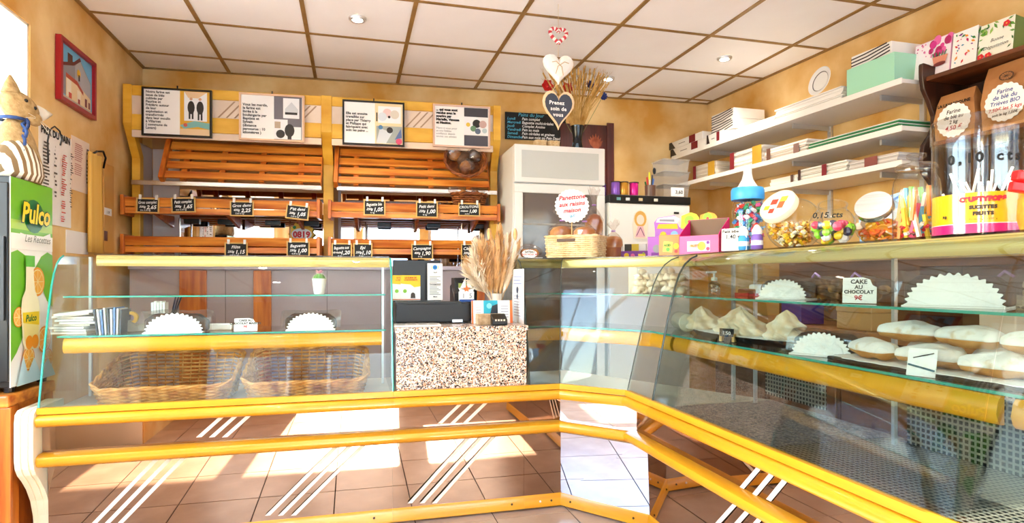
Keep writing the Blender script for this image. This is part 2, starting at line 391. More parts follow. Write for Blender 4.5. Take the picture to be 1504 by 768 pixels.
# outside: pavement, unseen awning added to block direct sun, house across the street
struct(MB().box((-14, -14, -.12), (14, -.56, -.03)).build('pavement', mat('pavement', '#a8a29a', .9, col2='#bdb7ae', scale=3)))
struct(MB().box((-14, -.56, -.12), (-2.2, 9, -.03)).build('side_yard', mat('pavement', '#a8a29a')))
t = thing('added_awning', 'added unseen striped awning blocking direct sun above the shop windows', 'awning', (.7, -.56, 2.3))
m = MB()
for i in range(12):
    a = -1.5+i*.38; m.add([(a, -.56, 2.36), (a+.38, -.56, 2.36), (a+.38, -1.45, 2.24), (a, -1.45, 2.24), (a, -1.47, 2.14), (a+.38, -1.47, 2.14)], [(0, 1, 2, 3), (3, 2, 5, 4)], i % 2)
m.build('canvas', [M('#d8b070', .9), M('#f0e6d4', .9)], t, world=True, solid=.004)
m = MB(); m.tube([(-1.5, -1.45, 2.235), (3.06, -1.45, 2.235)], .015); m.tube([(-1.5, -.57, 2.35), (3.06, -.57, 2.35)], .012); m.build('bar', ALU, t, world=True)
hs = thing('street_house', 'pale rendered house with grey shutters across the street', 'building', (1, -9, -.03))
MB().box((-9, -9.6, -.03), (11, -9, 5.2)).build('wall', mat('pale_render', '#e6ded0', .9, col2='#efe9de', scale=1.5), hs, world=True)
for i in range(6):
    x = -7.5+i*3
    for z in (.7, 3.1):
        f = MB().box((x, -9.0, z), (x+1, -8.95, z+1.5)).build('window', WHITE, hs, world=True); MB().box((x+.08, -8.95, z+.08), (x+.92, -8.94, z+1.42)).build('pane', M('#4a5866', .1), f, world=True)
        for s in (-.52, 1.02): MB().box((x+s, -9, z), (x+s+.5, -8.94, z+1.5)).build('shutter', M('#8a97a5'), hs, world=True)
# ------------------------------------------------------------------ display counters
YA, XA, WD = 2.85, 1.003, .245
XR = XA+WD
XL0, XL1, XC0, YR0, YR1 = -1.235, .187, .845, 2.37, .55
def fp(seg, s, d):
    if seg == 'L': return (s if s is not None else XA+.414*d, YA+d)
    if seg == 'D': return (XA+.414*d, YA+d) if s == 0 else (XR+d, max(YA-WD-.414*d, YR0+.001))
    return (XR+d, s if s is not None else max(YA-WD-.414*d, YR0+.001))
def sweep(mb, seg, s0, s1, prof, mi=0):
    A = [(*fp(seg, s0, d), z) for d, z in prof]; B = [(*fp(seg, s1, d), z) for d, z in prof]
    return mb.loft(A, B, mi)
GP = [(.008, .655), (.045, .84), (.08, 1.0), (.102, 1.09), (.118, 1.15), (.138, 1.203), (.165, 1.245), (.195, 1.27), (.225, 1.282)]
def inset(p, t):
    o = []
    for i in range(len(p)):
        a = V(p[max(0, i-1)]); b = V(p[min(len(p)-1, i+1)]); d = (b-a).normalized(); o.append((p[i][0]+d.y*t, p[i][1]-d.x*t))
    return o
GPI = inset(GP, .006); GLOOP = GP+GPI[::-1]
R1U = [(-.004, .629), (-.004, .655), (.02, .655), (.02, .629)]
R1L = [(.02, .578), (.02, .625), (.0, .625), (-.014, .618), (-.02, .604), (-.016, .588), (-.004, .578)]
R2 = [(.05, .41), (.05, .464), (.012, .464), (-.008, .455), (-.014, .438), (-.006, .42), (.012, .41)]
R3 = [(.125, .012), (.125, .076), (.102, .076), (.094, .068), (.088, .012)]
R4 = [(.112, .862), (.104, .87), (.098, .888), (.104, .915), (.112, .925), (.122, .925), (.122, .862)]
DP, DP2 = .045, .1
def base(root, segs, mirror, nostripe=True):
    names = (('seat_rail', R1U, YEL), ('front_rail', R1L, YEL), ('middle_rail', R2, YEL), ('bottom_rail', R3, YEL))
    for seg, a, b in segs:
        for n, pr, m in names: sweep(MB(), seg, a, b, pr).build(n, m, root, world=True, smooth=True)
        sweep(MB(), seg, a, b, [(DP, .45), (DP, .585), (DP+.008, .585), (DP+.008, .45)]).build('upper_mirror', mirror, root, world=True)
        sweep(MB(), seg, a, b, [(DP2, .07), (DP2-.01, .43), (DP2-.002, .43), (DP2+.008, .07)]).build('lower_mirror', mirror, root, world=True)
        sweep(MB(), seg, a, b, [(.13, .0), (.13, .03), (.5, .03), (.5, .0)]).build('plinth', M('#15110e', .7), root, world=True)
        sweep(MB(), seg, a, b, [(.112, .03), (.112, .598), (.6, .598), (.6, .03)]).build('body', M('#b9ab95', .6), root, world=True)
        sweep(MB(), seg, a, b, [(.045, .4), (.045, .455), (.11, .455), (.11, .4)]).build('rail_support', M('#8b7346', .5), root, world=True)
        sweep(MB(), seg, a, b, [(.018, .6), (.018, .622), (.62, .622), (.62, .6)]).build('deck', DECKM, root, world=True)
def screws(root, seg, lst):
    for s, c in lst:
        x, y = fp(seg, s, .091) if seg != 'D' else tuple((V(fp('D', 0, .091))*(1-s)+V(fp('D', 1, .091))*s))
        MB().ball((x, y, .04), .006, n=8, m=5).build('screw', M('#4a3418', .4) if c else WHITE, root, world=True, smooth=True)
def stripe(root, seg, p0, p1, dd, wd=.011, name='white_stripe'):
    """pale diagonal stripe stuck on a panel; p = photo pixel"""
    pts = [P(*p, y=YA+dd) if seg == 'L' else P(*p, x=XR+dd) for p in (p0, p1)]
    k = 0 if seg == 'L' else 1; e = V((wd, 0, 0)) if k == 0 else V((0, wd, 0)); n = V((0, -.0015, 0)) if k == 0 else V((-.0015, 0, 0))
    a, b = pts
    MB().loft([a-e, a+e, b+e, b-e], [p+n for p in (a-e, a+e, b+e, b-e)]).build(name, M('#e9dfcf', .4), root, world=True)
def end_glass(root, x=None, y=None, edge=True, m=GLASS):
    poly = [(d, z) for d, z in GP]+[(.55, 1.282), (.6, .9), (.6, .624), (.012, .624)]
    if x is not None: A = [(x, YA+d, z) for d, z in poly]; B = [(x+.006, YA+d, z) for d, z in poly]
    else: A = [(XR+d, y, z) for d, z in poly]; B = [(XR+d, y+.006, z) for d, z in poly]
    e = MB().loft(A, B).build('end_glass', m, root, world=True)
    ctr = [((x+.003, YA+d, z) if x is not None else (XR+d, y+.003, z)) for d, z in GP]
    MB().tube(ctr, .0042, 6).build('glass_edge', EDGE if edge else M('#2f3a36', .2), e, world=True, smooth=True)
def shelf(root, seg, a, b, z, d0, d1, name='glass_shelf', m=GLASS):
    s = sweep(MB(), seg, a, b, [(d0+.003, z), (d0+.003, z+.007), (d1, z+.007), (d1, z)]).build(name, m, root, world=True)
    sweep(MB(), seg, a, b, [(d0, z), (d0, z+.007), (d0+.003, z+.007), (d0+.003, z)]).build('shelf_edge', EDGE, s, world=True)
def toprail(root, seg, a, b):
    sweep(MB(), seg, a, b, [(.228, 1.238), (.222, 1.25), (.226, 1.262), (.222, 1.272), (.228, 1.284), (.262, 1.284), (.262, 1.238)]).build('top_rail', TOPY, root, world=True, smooth=True)
    sweep(MB(), seg, a, b, [(.2, 1.2845), (.2, 1.2905), (.62, 1.2905), (.62, 1.2845)]).build('top_glass', GLASS, root, world=True)
TOPY = mat('pale_gold_rail', '#c9ae62', .3, col2='#e6d08a', scale=5, stretch=(.3, .3, 5), metal=.25)
DECKM = mat('case_deck', '#b9aea0', .35, col2='#c9bfb2', scale=4)
# --- long case in front of the bread shelves
lc = thing('display_case', 'long straight glass display case holding wicker baskets, cream end leg', 'display case', (-.5, YA+.3, 0))
base(lc, [('L', XL0, XL1)], BMIRROR)
sweep(MB(), 'L', XL0+.008, XL1-.008, GLOOP).build('front_glass', GLASS, lc, world=True, smooth=True)
end_glass(lc, x=XL0); end_glass(lc, x=XL1-.006)
shelf(lc, 'L', XL0+.03, XL1-.03, 1.098, .155, .42); shelf(lc, 'L', XL0+.03, XL1-.03, .93, .098, .47)
sweep(MB(), 'L', XL0+.05, XL1-.05, R4).build('shelf_rail', YEL, lc, world=True, smooth=True)
toprail(lc, 'L', XL0+.13, XL1-.008)
for x in (XL0+.03, XL1-.03):
    MB().box((x-.006, YA+.43, .622), (x+.006, YA+.445, 1.284)).build('shelf_post', ALU, lc, world=True)
for k in range(3):
    o = k*19
    stripe(lc, 'L', (135+o, 772), (236+o, 668), DP2-.012); stripe(lc, 'L', (292+o, 642), (328+o, 610), DP-.003)
    stripe(lc, 'L', (393+o, 757), (498+o, 652), DP2-.012)
for x in (-.75, .1): screws(lc, 'L', [(x, 1)])
# cream bracket leg at the open end
BP = [(-.026, .60), (-.02, .635), (.0, .65), (.035, .652), (.24, .652), (.24, .0), (.135, .0), (.132, .1), (.122, .18), (.1, .25), (.066, .31), (.03, .355), (.0, .385), (-.018, .415), (-.026, .45)]
br = MB()
for x0, x1, q in ((-1.302, -1.282, 0), (-1.282, -1.276, .006), (-1.276, -1.256, 0), (-1.256, -1.25, .006), (-1.25, -1.237, 0)):
    c = V((.12, .4)); pp = [V(p)+(c-V(p)).normalized()*q for p in BP]
    br.loft([(x0, YA+p.x, p.y) for p in pp], [(x1, YA+p.x, p.y) for p in pp])
br.build('end_leg', CREAM, lc, world=True)
# --- cash desk
cd = thing('cash_desk', 'low cash desk faced with speckled pink granite between glass cases', 'counter', (.5, YA+.3, 0))
base(cd, [('L', XL1+.0005, XC0-.0005)], BMIRROR)
MB().box((XL1+.012, YA+.012, .656), (XC0-.012, YA+.035, .925)).build('granite_front', GRAN, cd, world=True)
MB().box((XL1+.008, YA+.004, .925), (XC0-.004, YA+.55, .95)).build('granite_top', GRAN, cd, world=True, bevel=.003)
MB().box((XL1+.03, YA+.06, .622), (XC0-.03, YA+.53, .925)).build('desk_body', MAUVE, cd, world=True)
for k in range(3):
    o = k*18
    stripe(cd, 'L', (602+o, 739), (690+o, 640), DP2-.012); stripe(cd, 'L', (646+o, 622), (677+o, 592), DP-.003)
screws(cd, 'L', [(.78, 1)])
# --- corner case with the diagonal mirror
cc = thing('display_case', 'short angled corner display case with a bright diagonal mirror panel below', 'display case', (1.2, YA+.1, 0))
base(cc, [('L', XC0, None)], BMIRROR); base(cc, [('D', 0, 1)], MIRROR); base(cc, [('R', None, YR0)], BMIRROR)
for sg, a, b in (('L', XC0+.008, None), ('D', 0, 1), ('R', None, YR0+.004)):
    sweep(MB(), sg, a, b, GLOOP).build('front_glass', SMOKE if sg == 'L' else GLASS, cc, world=True, smooth=True)
    sweep(MB(), sg, a, b, R4).build('shelf_rail', YEL, cc, world=True, smooth=True); toprail(cc, sg, a, b)
    shelf(cc, sg, a, b, 1.098, .155, .42); shelf(cc, sg, a, b, .93, .098, .47)
end_glass(cc, x=XC0, edge=False, m=SMOKE)
for d0 in (0, 1):
    MB().tube([(*fp('D', d0, d-.002), z) for d, z in GP], .0025, 5).build('glass_joint', M('#4b5552', .2), cc, world=True)
for p in ((XC0+.05, YA+.45), (XR+.45, YR0+.05)): MB().box((p[0]-.007, p[1]-.007, .622), (p[0]+.007, p[1]+.007, 1.284)).build('shelf_post', ALU, cc, world=True)
screws(cc, 'L', [(.93, 0), (.99, 1)]); screws(cc, 'D', [(.12, 1), (.85, 1)])
# --- long case on the right
rc = thing('display_case', 'long glass pastry case with meringues and a perforated back sheet', 'display case', (XR+.3, 1.4, 0))
DECKM_ = DECKM; DECKM = GRAND
base(rc, [('R', YR0, YR1)], BMIRROR)
DECKM = DECKM_
sweep(MB(), 'R', YR0-.004, .985, GLOOP).build('front_glass', RGLASS, rc, world=True, smooth=True)
sweep(MB(), 'R', .98, YR1, GLOOP).build('front_glass', RGLASS, rc, world=True, smooth=True)
end_glass(rc, y=YR0-.012, edge=False); end_glass(rc, y=YR1, edge=True)
shelf(rc, 'R', YR0-.02, YR1+.02, 1.098, .155, .5); shelf(rc, 'R', YR0-.02, YR1+.02, .93, .098, .52)
sweep(MB(), 'R', YR0-.02, .99, R4).build('shelf_rail', YEL, rc, world=True, smooth=True); sweep(MB(), 'R', .96, YR1+.02, R4).build('shelf_rail', YEL, rc, world=True, smooth=True)
toprail(rc, 'R', YR0, YR1)
for y in (YR0-.03, 1.62, YR1+.1): MB().box((XR+.5, y-.006, .622), (XR+.514, y+.006, 1.284)).build('shelf_post', ALU, rc, world=True)
for k, o in enumerate((0, 21, 42)):
    stripe(rc, 'R', (1085+o*1.05, 722+o*.3), (1116+o, 686+o*.32), DP-.003); stripe(rc, 'R', (1035+o*1.1, 790+o*.3), (1084+o, 736+o*.35), DP2-.012)
def uvpanel(name, parent, pts, w, h, m):
    me = bpy.data.meshes.new(name); r = parent
    while r.parent: r = r.parent
    me.from_pydata([tuple(V(p)-r.location) for p in pts], [], [(0, 1, 2, 3)]); me.materials.append(m)
    uv = me.uv_layers.new(); 
    for i, c in enumerate(((0, 0), (w, 0), (w, h), (0, h))): uv.data[i].uv = c
    o = bpy.data.objects.new(name, me); COL.objects.link(o); o.parent = parent
    sm = o.modifiers.new('solid', 'SOLIDIFY'); sm.thickness = .003; return o
x = XR+.56
uvpanel('perforated_back', rc, [(x, 1.62, .624), (x, YR1+.02, .624), (x, YR1+.02, .93), (x, 1.62, .93)], 1.05, .306, PERF)
uvpanel('perforated_deck', rc, [(XR+.03, 1.7, .6255), (XR+.03, YR1+.02, .6255), (x, YR1+.02, .6255), (x, 1.7, .6255)], 1.13, .53, PERF)
uvpanel('perforated_back', rc, [(x, 2.34, .66), (x, 1.98, .66), (x, 1.98, .93), (x, 2.34, .93)], .36, .27, PERF)
# ------------------------------------------------------------------ bread shelving on the back wall
PHI = math.atan(-.0574); SO = V((-1.42, 4.36, 0)); SRX = V((math.cos(PHI), math.sin(PHI), 0)); SNY = V((-math.sin(PHI), math.cos(PHI), 0))
def BL(u, v, b=0):
    d = ray(u, v); o = V((0, 0, H)); t = (b-(o-SO).dot(SNY))/d.dot(SNY); p = o+d*t
    return (p-SO).dot(SRX), p.z
def BW(a, b, z): return SO+SRX*a+SNY*b+V((0, 0, z))
aC0, aC1 = BL(474, 300, .1)[0], BL(489, 300, .1)[0]; aR0, aR1 = BL(712, 300, .1)[0], BL(728, 300, .1)[0]
bs = thing('bread_shelving', 'tall wooden bread shelving with yellow frame, slatted racks and mirror back', 'shelving', SO, PHI)
AW = aR1+.02
# yellow posts: upright with the canopy reaching forward
def post(a0, a1):
    prof = [(0, 2.43), (.06, 2.43), (.06, 2.2), (.2, 2.0), (.2, 0), (.14, 0), (.14, 1.98), (0, 2.18)]
    MB().loft([(a0, p[0], p[1]) for p in prof], [(a1, p[0], p[1]) for p in prof]).build('post', YELD, bs, bevel=.003)
post(0, .05); post(aC0, aC1); post(AW-.055, AW)
HP = mat('header_panel', '#d9c3ae', .5, col2='#e9d8c6', scale=3)
for a0, a1 in ((.05, aC0), (aC1, AW-.055)):
    MB().box((a0, .004, 2.36), (a1, .03, 2.425)).build('header_rail', YELD, bs, bevel=.003); MB().box((a0, .004, 2.14), (a1, .03, 2.24)).build('header_rail', YELD, bs, bevel=.003)
    MB().box((a0, .012, 2.24), (a1, .024, 2.36)).build('header_panel', HP, bs)
    n = 0
    for c in (.3, .7):
        for k in range(3):
            x = a0+(a1-a0)*c+k*.05+(.12 if c > .5 else .16); x = min(x, a1-.14)
            MB().loft([(x, .0105, 2.245), (x+.012, .0105, 2.245), (x+.112, .0105, 2.355), (x+.1, .0105, 2.355)], [(x, .0122, 2.245), (x+.012, .0122, 2.245), (x+.112, .0122, 2.355), (x+.1, .0122, 2.355)]).build('header_stripe', M('#a88a6e'), bs)
    MB().box((a0, .01, 2.095), (a1, .03, 2.138)).build('lower_lip', M('#e6cdb4', .4), bs)
    MB().box((a0, .03, 2.41), (a1, .45, 2.425)).build('canopy_top', YELD, bs)
MB().box((.005, .2, .0), (.02, .45, 2.1)).build('side_panel', SIDE, bs); MB().box((AW-.02, .2, 0), (AW-.005, .45, 2.1)).build('side_panel', SIDE, bs)
MB().box((aC0+.02, .2, 0), (aC1-.02, .45, 2.4)).build('side_panel', SIDE, bs)
MB().box((.02, .436, 0), (AW-.02, .447, 2.4)).build('back_board', mat('back_board', '#c58f55', .6, col2='#d9a66c', scale=3), bs)
for a0, a1 in ((.03, .2), (aC1+.01, aC1+.03)): MB().box((a0, .42, 1.2), (a1, .434, 2.1)).build('back_panel', SIDE, bs)
for bay, (a0, a1) in enumerate(((.21, aC0-.005), (aC1+.012, AW-.085))):
    k0 = (.2 if bay == 0 else a0); x0 = a0
    m0 = .205 if bay == 0 else aC1+.032; m1 = aC0 if bay == 0 else AW-.02
    n = 2
    for i in range(n):
        q0 = m0+(m1-m0)*i/n; q1 = m0+(m1-m0)*(i+1)/n-.003
        MB().box((q0, .424, 1.27), (q1, .434, 1.82)).build('mirror_panel', MIRROR, bs)
    # slatted rack leaning back
    lo, hi = V((.02, 1.835)), V((.17, 2.11)); dv = (hi-lo).normalized(); nv = V((-dv.y, dv.x))
    def rk(mb, a, b, s0, s1, t0, t1):
        L = (hi-lo).length; q = [lo+dv*(L*s)+nv*t for s, t in ((s0, t0), (s1, t0), (s1, t1), (s0, t1))]
        return mb.loft([(a, p.x, p.y) for p in q], [(b, p.x, p.y) for p in q])
    for i in range(4): rk(MB(), a0+.03, a1, i*.255, i*.262+.165, 0, .014).build('slat', WOOD, bs, bevel=.002)
    rk(MB(), a0, a0+.028, -.05, 1.03, -.03, .035).build('rack_end', WOODV, bs, bevel=.002); rk(MB(), a1, a1+.004, -.05, 1.0, -.03, .02).build('rack_end', WOODV, bs)
    for c in (.12, .35, .6, .85): rk(MB(), a0+(a1-a0)*c, a0+(a1-a0)*c+.035, -.02, 1.0, -.04, -.001).build('rack_batten', WOODV, bs)
    MB().box((m0-.17 if bay == 0 else m0, .03, 1.79), (m1, .06, 1.82)).build('steel_strip', STEEL, bs, bevel=.003)
    # two bread troughs
    e0, e1 = (.0, aC0-.005) if bay == 0 else (aC1-.02, AW-.01)
    for zt in (1.6, 1.35):
        MB().loft([(e0+.02, p[0], p[1]) for p in ((-.012, zt+.045), (-.03, zt+.1), (-.014, zt+.104), (.004, zt+.045))], [(e1-.02, p[0], p[1]) for p in ((-.012, zt+.045), (-.03, zt+.1), (-.014, zt+.104), (.004, zt+.045))]).build('front_board', WOOD, bs, bevel=.002)
        MB().box((e0+.02, -.016, zt), (e1-.02, .006, zt+.038)).build('front_ledge', WOOD, bs, bevel=.002)
        for e in (e0, e1-.02): MB().box((e, -.04, zt-.012), (e+.02, .13, zt+.115)).build('trough_end', WOODV, bs, bevel=.002)
        for i in range(4):
            MB().box((e0+.02, .02+i*.085, zt+.004+i*.008), (e1-.02, .085+i*.085, zt+.018+i*.008)).build('trough_slat', WOOD, bs)
        for c in (.14, .5, .86):
            x = e0+(e1-e0)*c; MB().loft([(x, .02, zt), (x, .36, zt+.02), (x, .36, zt-.06)], [(x+.02, .02, zt), (x+.02, .36, zt+.02), (x+.02, .36, zt-.06)]).build('bracket', WOODV, bs)
        if zt > 1.5:
            for c in ((.22, .4, .66, .88) if bay == 0 else (.27, .58, .86)):
                x = e0+(e1-e0)*c; MB().box((x, .3, zt-.035), (x+.1, .345, zt+.0)).build('lamp_shade', BLACK, bs, bevel=.004)
    for c in (.2, .8): x = e0+(e1-e0)*c; MB().tube([(x, .3, 1.28), (x, .3, 1.6)], .006, 6).build('support_rod', STEEL, bs)
# low cabinet under the shelving
bc = thing('back_cabinet', 'low mauve cabinet with orange wood pilasters under the bread shelves', 'cabinet', SO, PHI)
MB().box((.052, -.03, .08), (AW-.06, .138, 1.24)).build('body', MAUVE, bc); MB().box((.052, -.06, 1.24), (AW-.06, .138, 1.268)).build('worktop', mat('mauve_top', '#b5a8b4', .3), bc, bevel=.004)
MB().box((.06, .0, 0), (AW-.07, .13, .08)).build('plinth', BLACK, bc)
for u0, u1 in ((263, 303), (372, 398), (596, 607), (700, 712)):
    a, b = BL(u0, 430, -.05)[0], BL(u1, 430, -.05)[0]; MB().box((a, -.05, .1), (b, -.03, 1.235)).build('pilaster', WOODV, bc, bevel=.003)
for u in (330, 480, 560, 650):
    a = BL(u, 430, -.05)[0]; MB().box((a-.002, -.0315, .1), (a+.002, -.03, 1.235)).build('door_gap', M('#6d6066'), bc)
# posters hung on the header
def poster(lb, TL, TR, BLp, BR, fcol, text, tsize, pics, ty, text2=None):
    a0, z1 = BL(*TL, -.02); a1, z1b = BL(*TR, -.02); _, z0 = BL(*BLp, -.02); _, z0b = BL(*BR, -.02)
    z1 = (z1+z1b)/2; z0 = (z0+z0b)/2; w = a1-a0; h = z1-z0
    t = thing('framed_poster', lb, 'poster', BW(a0, -.02, z0), PHI, 'framed posters above the bread racks')
    m = MB(); f = .012
    for a, b in (((0, -.004, 0), (w, .016, f)), ((0, -.004, h-f), (w, .016, h)), ((0, -.004, f), (f, .016, h-f)), ((w-f, -.004, f), (w, .016, h-f))): m.box(a, b)
    m.build('frame', fcol, t); MB().box((f, .004, f), (w-f, .014, h-f)).build('sheet', PAPERW, t)
    MB().box((w/2-.004, .004, h), (w/2+.004, .01, h+.02)).build('hanger', BLACK, t)
    T = Matrix(((1, 0, 0, 0), (0, 0, -1, .003), (0, 1, 0, 0), (0, 0, 0, 1)))
    prints(t, T, [(m_, k, tuple((q[0]*w, q[1]*h) for q in a) if k in ('p',) else ((a[0]*w, a[1]*h, a[2]*w, a[3]*h) if k == 'r' else (a[0]*w, a[1]*h, a[2]*h, a[3] if len(a) > 3 else 1))) for m_, k, a in pics])
    txt(t, text, T2(T, w*.055, h*ty), tsize, INK, 'LEFT', bold=.0016, line=.98, width=1.0)
    if text2: txt(t, text2, T2(T, w*.055, h*.42), tsize*.85, M('#777777'), 'LEFT', line=.98)
    return t
tanp, tealp, dk, gold = M('#e8c79a'), M('#7fb7b0'), M('#2b2622'), M('#e0a92a')
gm, lg, wh = M('#6e6a70'), M('#cfd3d6'), M('#efefef')
poster('black framed poster of two men standing beside a long text', (208, 127), (311, 133), (207, 198), (311, 203), BLACK,
       'Notre farine est\nissue de blés\ncultivés par\nPaurine et\nFrédéric autour\nde leur\nexploitation et\ntransformés\ndans leur moulin\nà Villarnet\n( commune de\nLavars)', .0215,
       [(gold, 'r', (.54, .04, .97, .96)), (wh, 'r', (.6, .34, .93, .95)), (tanp, 'p', ((.6, .95), (.93, .95), (.8, .82), (.66, .82))), (dk, 'd', (.7, .62, .07, 2.0)), (dk, 'd', (.83, .62, .07, 2.0)), (dk, 'r', (.665, .38, .69, .55)), (dk, 'r', (.71, .38, .735, .55)), (dk, 'r', (.795, .36, .82, .55)), (dk, 'r', (.84, .36, .865, .55)), (M('#d8a585'), 'd', (.7, .8, .03)), (M('#d8a585'), 'd', (.83, .8, .03)),
        (tealp, 'p', ((.54, .24), (.75, .34), (.97, .3), (.97, .17), (.8, .22), (.6, .17))), (M('#c95b4a'), 'd', (.62, .25, .04)), (tanp, 'r', (.54, .04, .97, .17))], .885)
poster('pale wood framed poster with three grey photographs and text', (351, 135), (447, 141), (349, 205), (446, 209), M('#e6bd9a'),
       'Vous les mardis,\nla farine est\nlivrée à la\nboulangerie par\nBaptiste et\nSylvain\n(distance\nparcourue : 10\nkilomètres )', .0235,
       [(gm, 'r', (.53, .04, .96, .96)), (wh, 'r', (.67, .5, .92, .93)), (lg, 'p', ((.7, .7), (.8, .85), (.9, .7), (.9, .62), (.7, .62))), (dk, 'r', (.7, .58, .89, .63)), (wh, 'r', (.53, .05, .74, .47)), (M('#b9a58c'), 'r', (.54, .28, .63, .42)), (dk, 'd', (.63, .16, .09)), (wh, 'r', (.8, .05, .95, .32)), (dk, 'd', (.77, .24, .1, 1.4)), (dk, 'r', (.74, .06, .8, .2))], .73)
poster('black framed poster with a pastel picture over a grey market picture', (503, 145), (594, 152), (502, 211), (592, 216), BLACK,
       'Elle est ensuite\ntravaillée sur\nplace par Thierry\net Philippe qui\nfabriquent avec\nsoin les pains ...', .0235,
       [(M('#f2d9a8'), 'r', (.52, .04, .97, .96)), (wh, 'r', (.57, .52, .94, .9)), (M('#e9c9c4'), 'd', (.72, .75, .1)), (M('#d5dde3'), 'd', (.64, .66, .1)), (dk, 'r', (.54, .55, .56, .75)), (dk, 'd', (.75, .66, .03)), (M('#d9d0c0'), 'd', (.84, .72, .1)), (M('#9fa6a0'), 'r', (.54, .06, .96, .45)), (lg, 'p', ((.54, .06), (.7, .06), (.8, .3), (.6, .4))), (M('#4c7fa8'), 'd', (.61, .42, .05)), (dk, 'd', (.76, .36, .07)), (M('#5b6f9e'), 'p', ((.84, .15), (.94, .4), (.96, .2))), (M('#d04a6a'), 'd', (.91, .11, .07))], .68)
poster('pale framed poster with a photo between two charcoal blocks', (636, 151), (720, 158), (635, 214), (719, 219), M('#dcb9a4'),
       '... qui vous sont\nvendus avec le\nsourire par\nMarielle, Vanessa\net Maxime.', .0235,
       [(M('#3b3a42'), 'r', (.54, .74, .96, .95)), (M('#4c4a54'), 'r', (.54, .05, .96, .3)), (wh, 'r', (.54, .32, .96, .73)), (M('#d8b83c'), 'd', (.61, .55, .05)), (dk, 'd', (.76, .58, .1)), (M('#6a8f6a'), 'd', (.7, .46, .07)), (M('#5d6b80'), 'd', (.78, .4, .07)), (M('#caa8a0'), 'd', (.87, .57, .09)), (M('#b8c9cc'), 'd', (.9, .42, .06))], .85, 'Merci à vous pour\net nos fidèles\nconfiance depuis\ntoutes ces années')
# slate price tags clipped on the troughs
FRM = mat('tag_frame', '#c99a4a', .5, col2='#dcb468', scale=8)
def tagsl(u0, v0, u1, v1, lines, price, desc, b=-.034, tilt=0):
    a0, z1 = BL(u0, v0, b); a1, z0 = BL(u1, v1, b); w, h = a1-a0, z1-z0
    t = thing('slate_price_tag', 'small framed slate price tag reading %s on the %s' % (lines[0], desc), 'price tag', BW(a0, b, z0), PHI, 'slate price tags on the bread troughs')
    t.rotation_euler = (0, tilt, PHI)
    m = MB(); f = .008
    for p, q in (((0, -.006, 0), (w, .001, f)), ((0, -.006, h-f), (w, .001, h)), ((0, -.006, f), (f, .001, h-f)), ((w-f, -.006, f), (w, .001, h-f))): m.box(p, q)
    m.build('frame', FRM, t); MB().box((f, -.003, f), (w-f, .0, h-f)).build('slate', SLATE, t)
    for c in (.12, .82): MB().box((w*c, -.009, h-.01), (w*c+.014, .002, h+.02)).build('clip', M('#e8e6e0', .3), t)
    T = Matrix(((1, 0, 0, 0), (0, 0, -1, -.003), (0, 1, 0, 0), (0, 0, 0, 1)))
    txt(t, lines[0], T2(T, w*.48, h*.62, rot=.06), h*.27, CHALK, bold=.0004, shear=.3, width=min(1, w*.88/(len(lines[0])*h*.27*.52)))
    txt(t, price, T2(T, w*.66, h*.28, rot=.05), h*.34, CHALK, bold=.0008, shear=.25)
    txt(t, lines[1], T2(T, w*.27, h*.34), h*.2, CHALK, bold=.0004, shear=.3); txt(t, lines[2], T2(T, w*.4, h*.14), h*.14, CHALK, shear=.3)
for q in ((200, 290, 234, 313, ('Gros complet', '500g', 'bio 5,30 kg'), '2,65', 'upper trough by the side panel', .02), (252, 290, 288, 313, ('Petit complet', '300g', 'soit 5,50 kg'), '1,65', 'upper trough', -.03),
          (338, 295, 373, 318, ('Gros demi', '400g', '5,60 le kg'), '2,25', 'upper trough'), (419, 299, 453, 321, ("P'tit demi", '200g', '5,25 le kg'), '1,05', 'upper trough', .1),
          (330, 356, 364, 379, ('Flûte', '250g', '4,60 le kg'), '1,15', 'lower trough'), (421, 354, 455, 377, ('Baguette', '250g', '4,00 le kg'), '1,00', 'lower trough'),
          (534, 293, 566, 317, ('Baguette bio', '250g', 'le kg'), '1,05', 'upper trough by the middle post'), (611, 296, 643, 320, ('Petit demi', '220g', 'le kg'), '1,00', 'upper trough'), (673, 298, 705, 318, ('CROUTONS', 'maison', 'sachet'), '1,00', 'upper trough under the bread basket'),
          (487, 357, 517, 380, ('Baguette aux', 'céréales', 'le kg'), '1,20', 'lower trough by the middle post'), (519, 357, 547, 380, ('Epi', '250g', 'le kg'), '1,10', 'lower trough'), (604, 358, 636, 381, ('Campagne', '400g', 'le kg'), '1,90', 'lower trough'), (677, 358, 706, 381, ('Céréales', '300g', 'le kg'), '1,80', 'lower trough beside the plumes')):
    tagsl(*q[:7], b=-.034, tilt=q[7] if len(q) > 7 else 0)
# yellow starburst number sign behind the trough
a, z = BL(443, 347, .38); t = thing('number_sign', 'yellow and white starburst sign with red digits behind the bread trough', 'sign', BW(a, .38, z-.075), PHI)
T = Matrix(((1, 0, 0, 0), (0, 0, -1, 0), (0, 1, 0, .09), (0, 0, 0, 1)))
MB().disc((0, 0, 0), .085, 96, 0, T, rf=lambda q: .085*(1+.1*math.cos(12*q))).build('board', M('#f2c22e'), t, solid=.004)
prints(t, T, [(WHITE, 'd', (0, -.0, .072, .62)), (M('#3f8a3a'), 'd', (-.05, .05, .012)), (M('#3f8a3a'), 'd', (.05, -.055, .012))]); txt(t, '0819', T2(T, 0, -.022, .003), .06, M('#cf1d2a'), bold=.003)
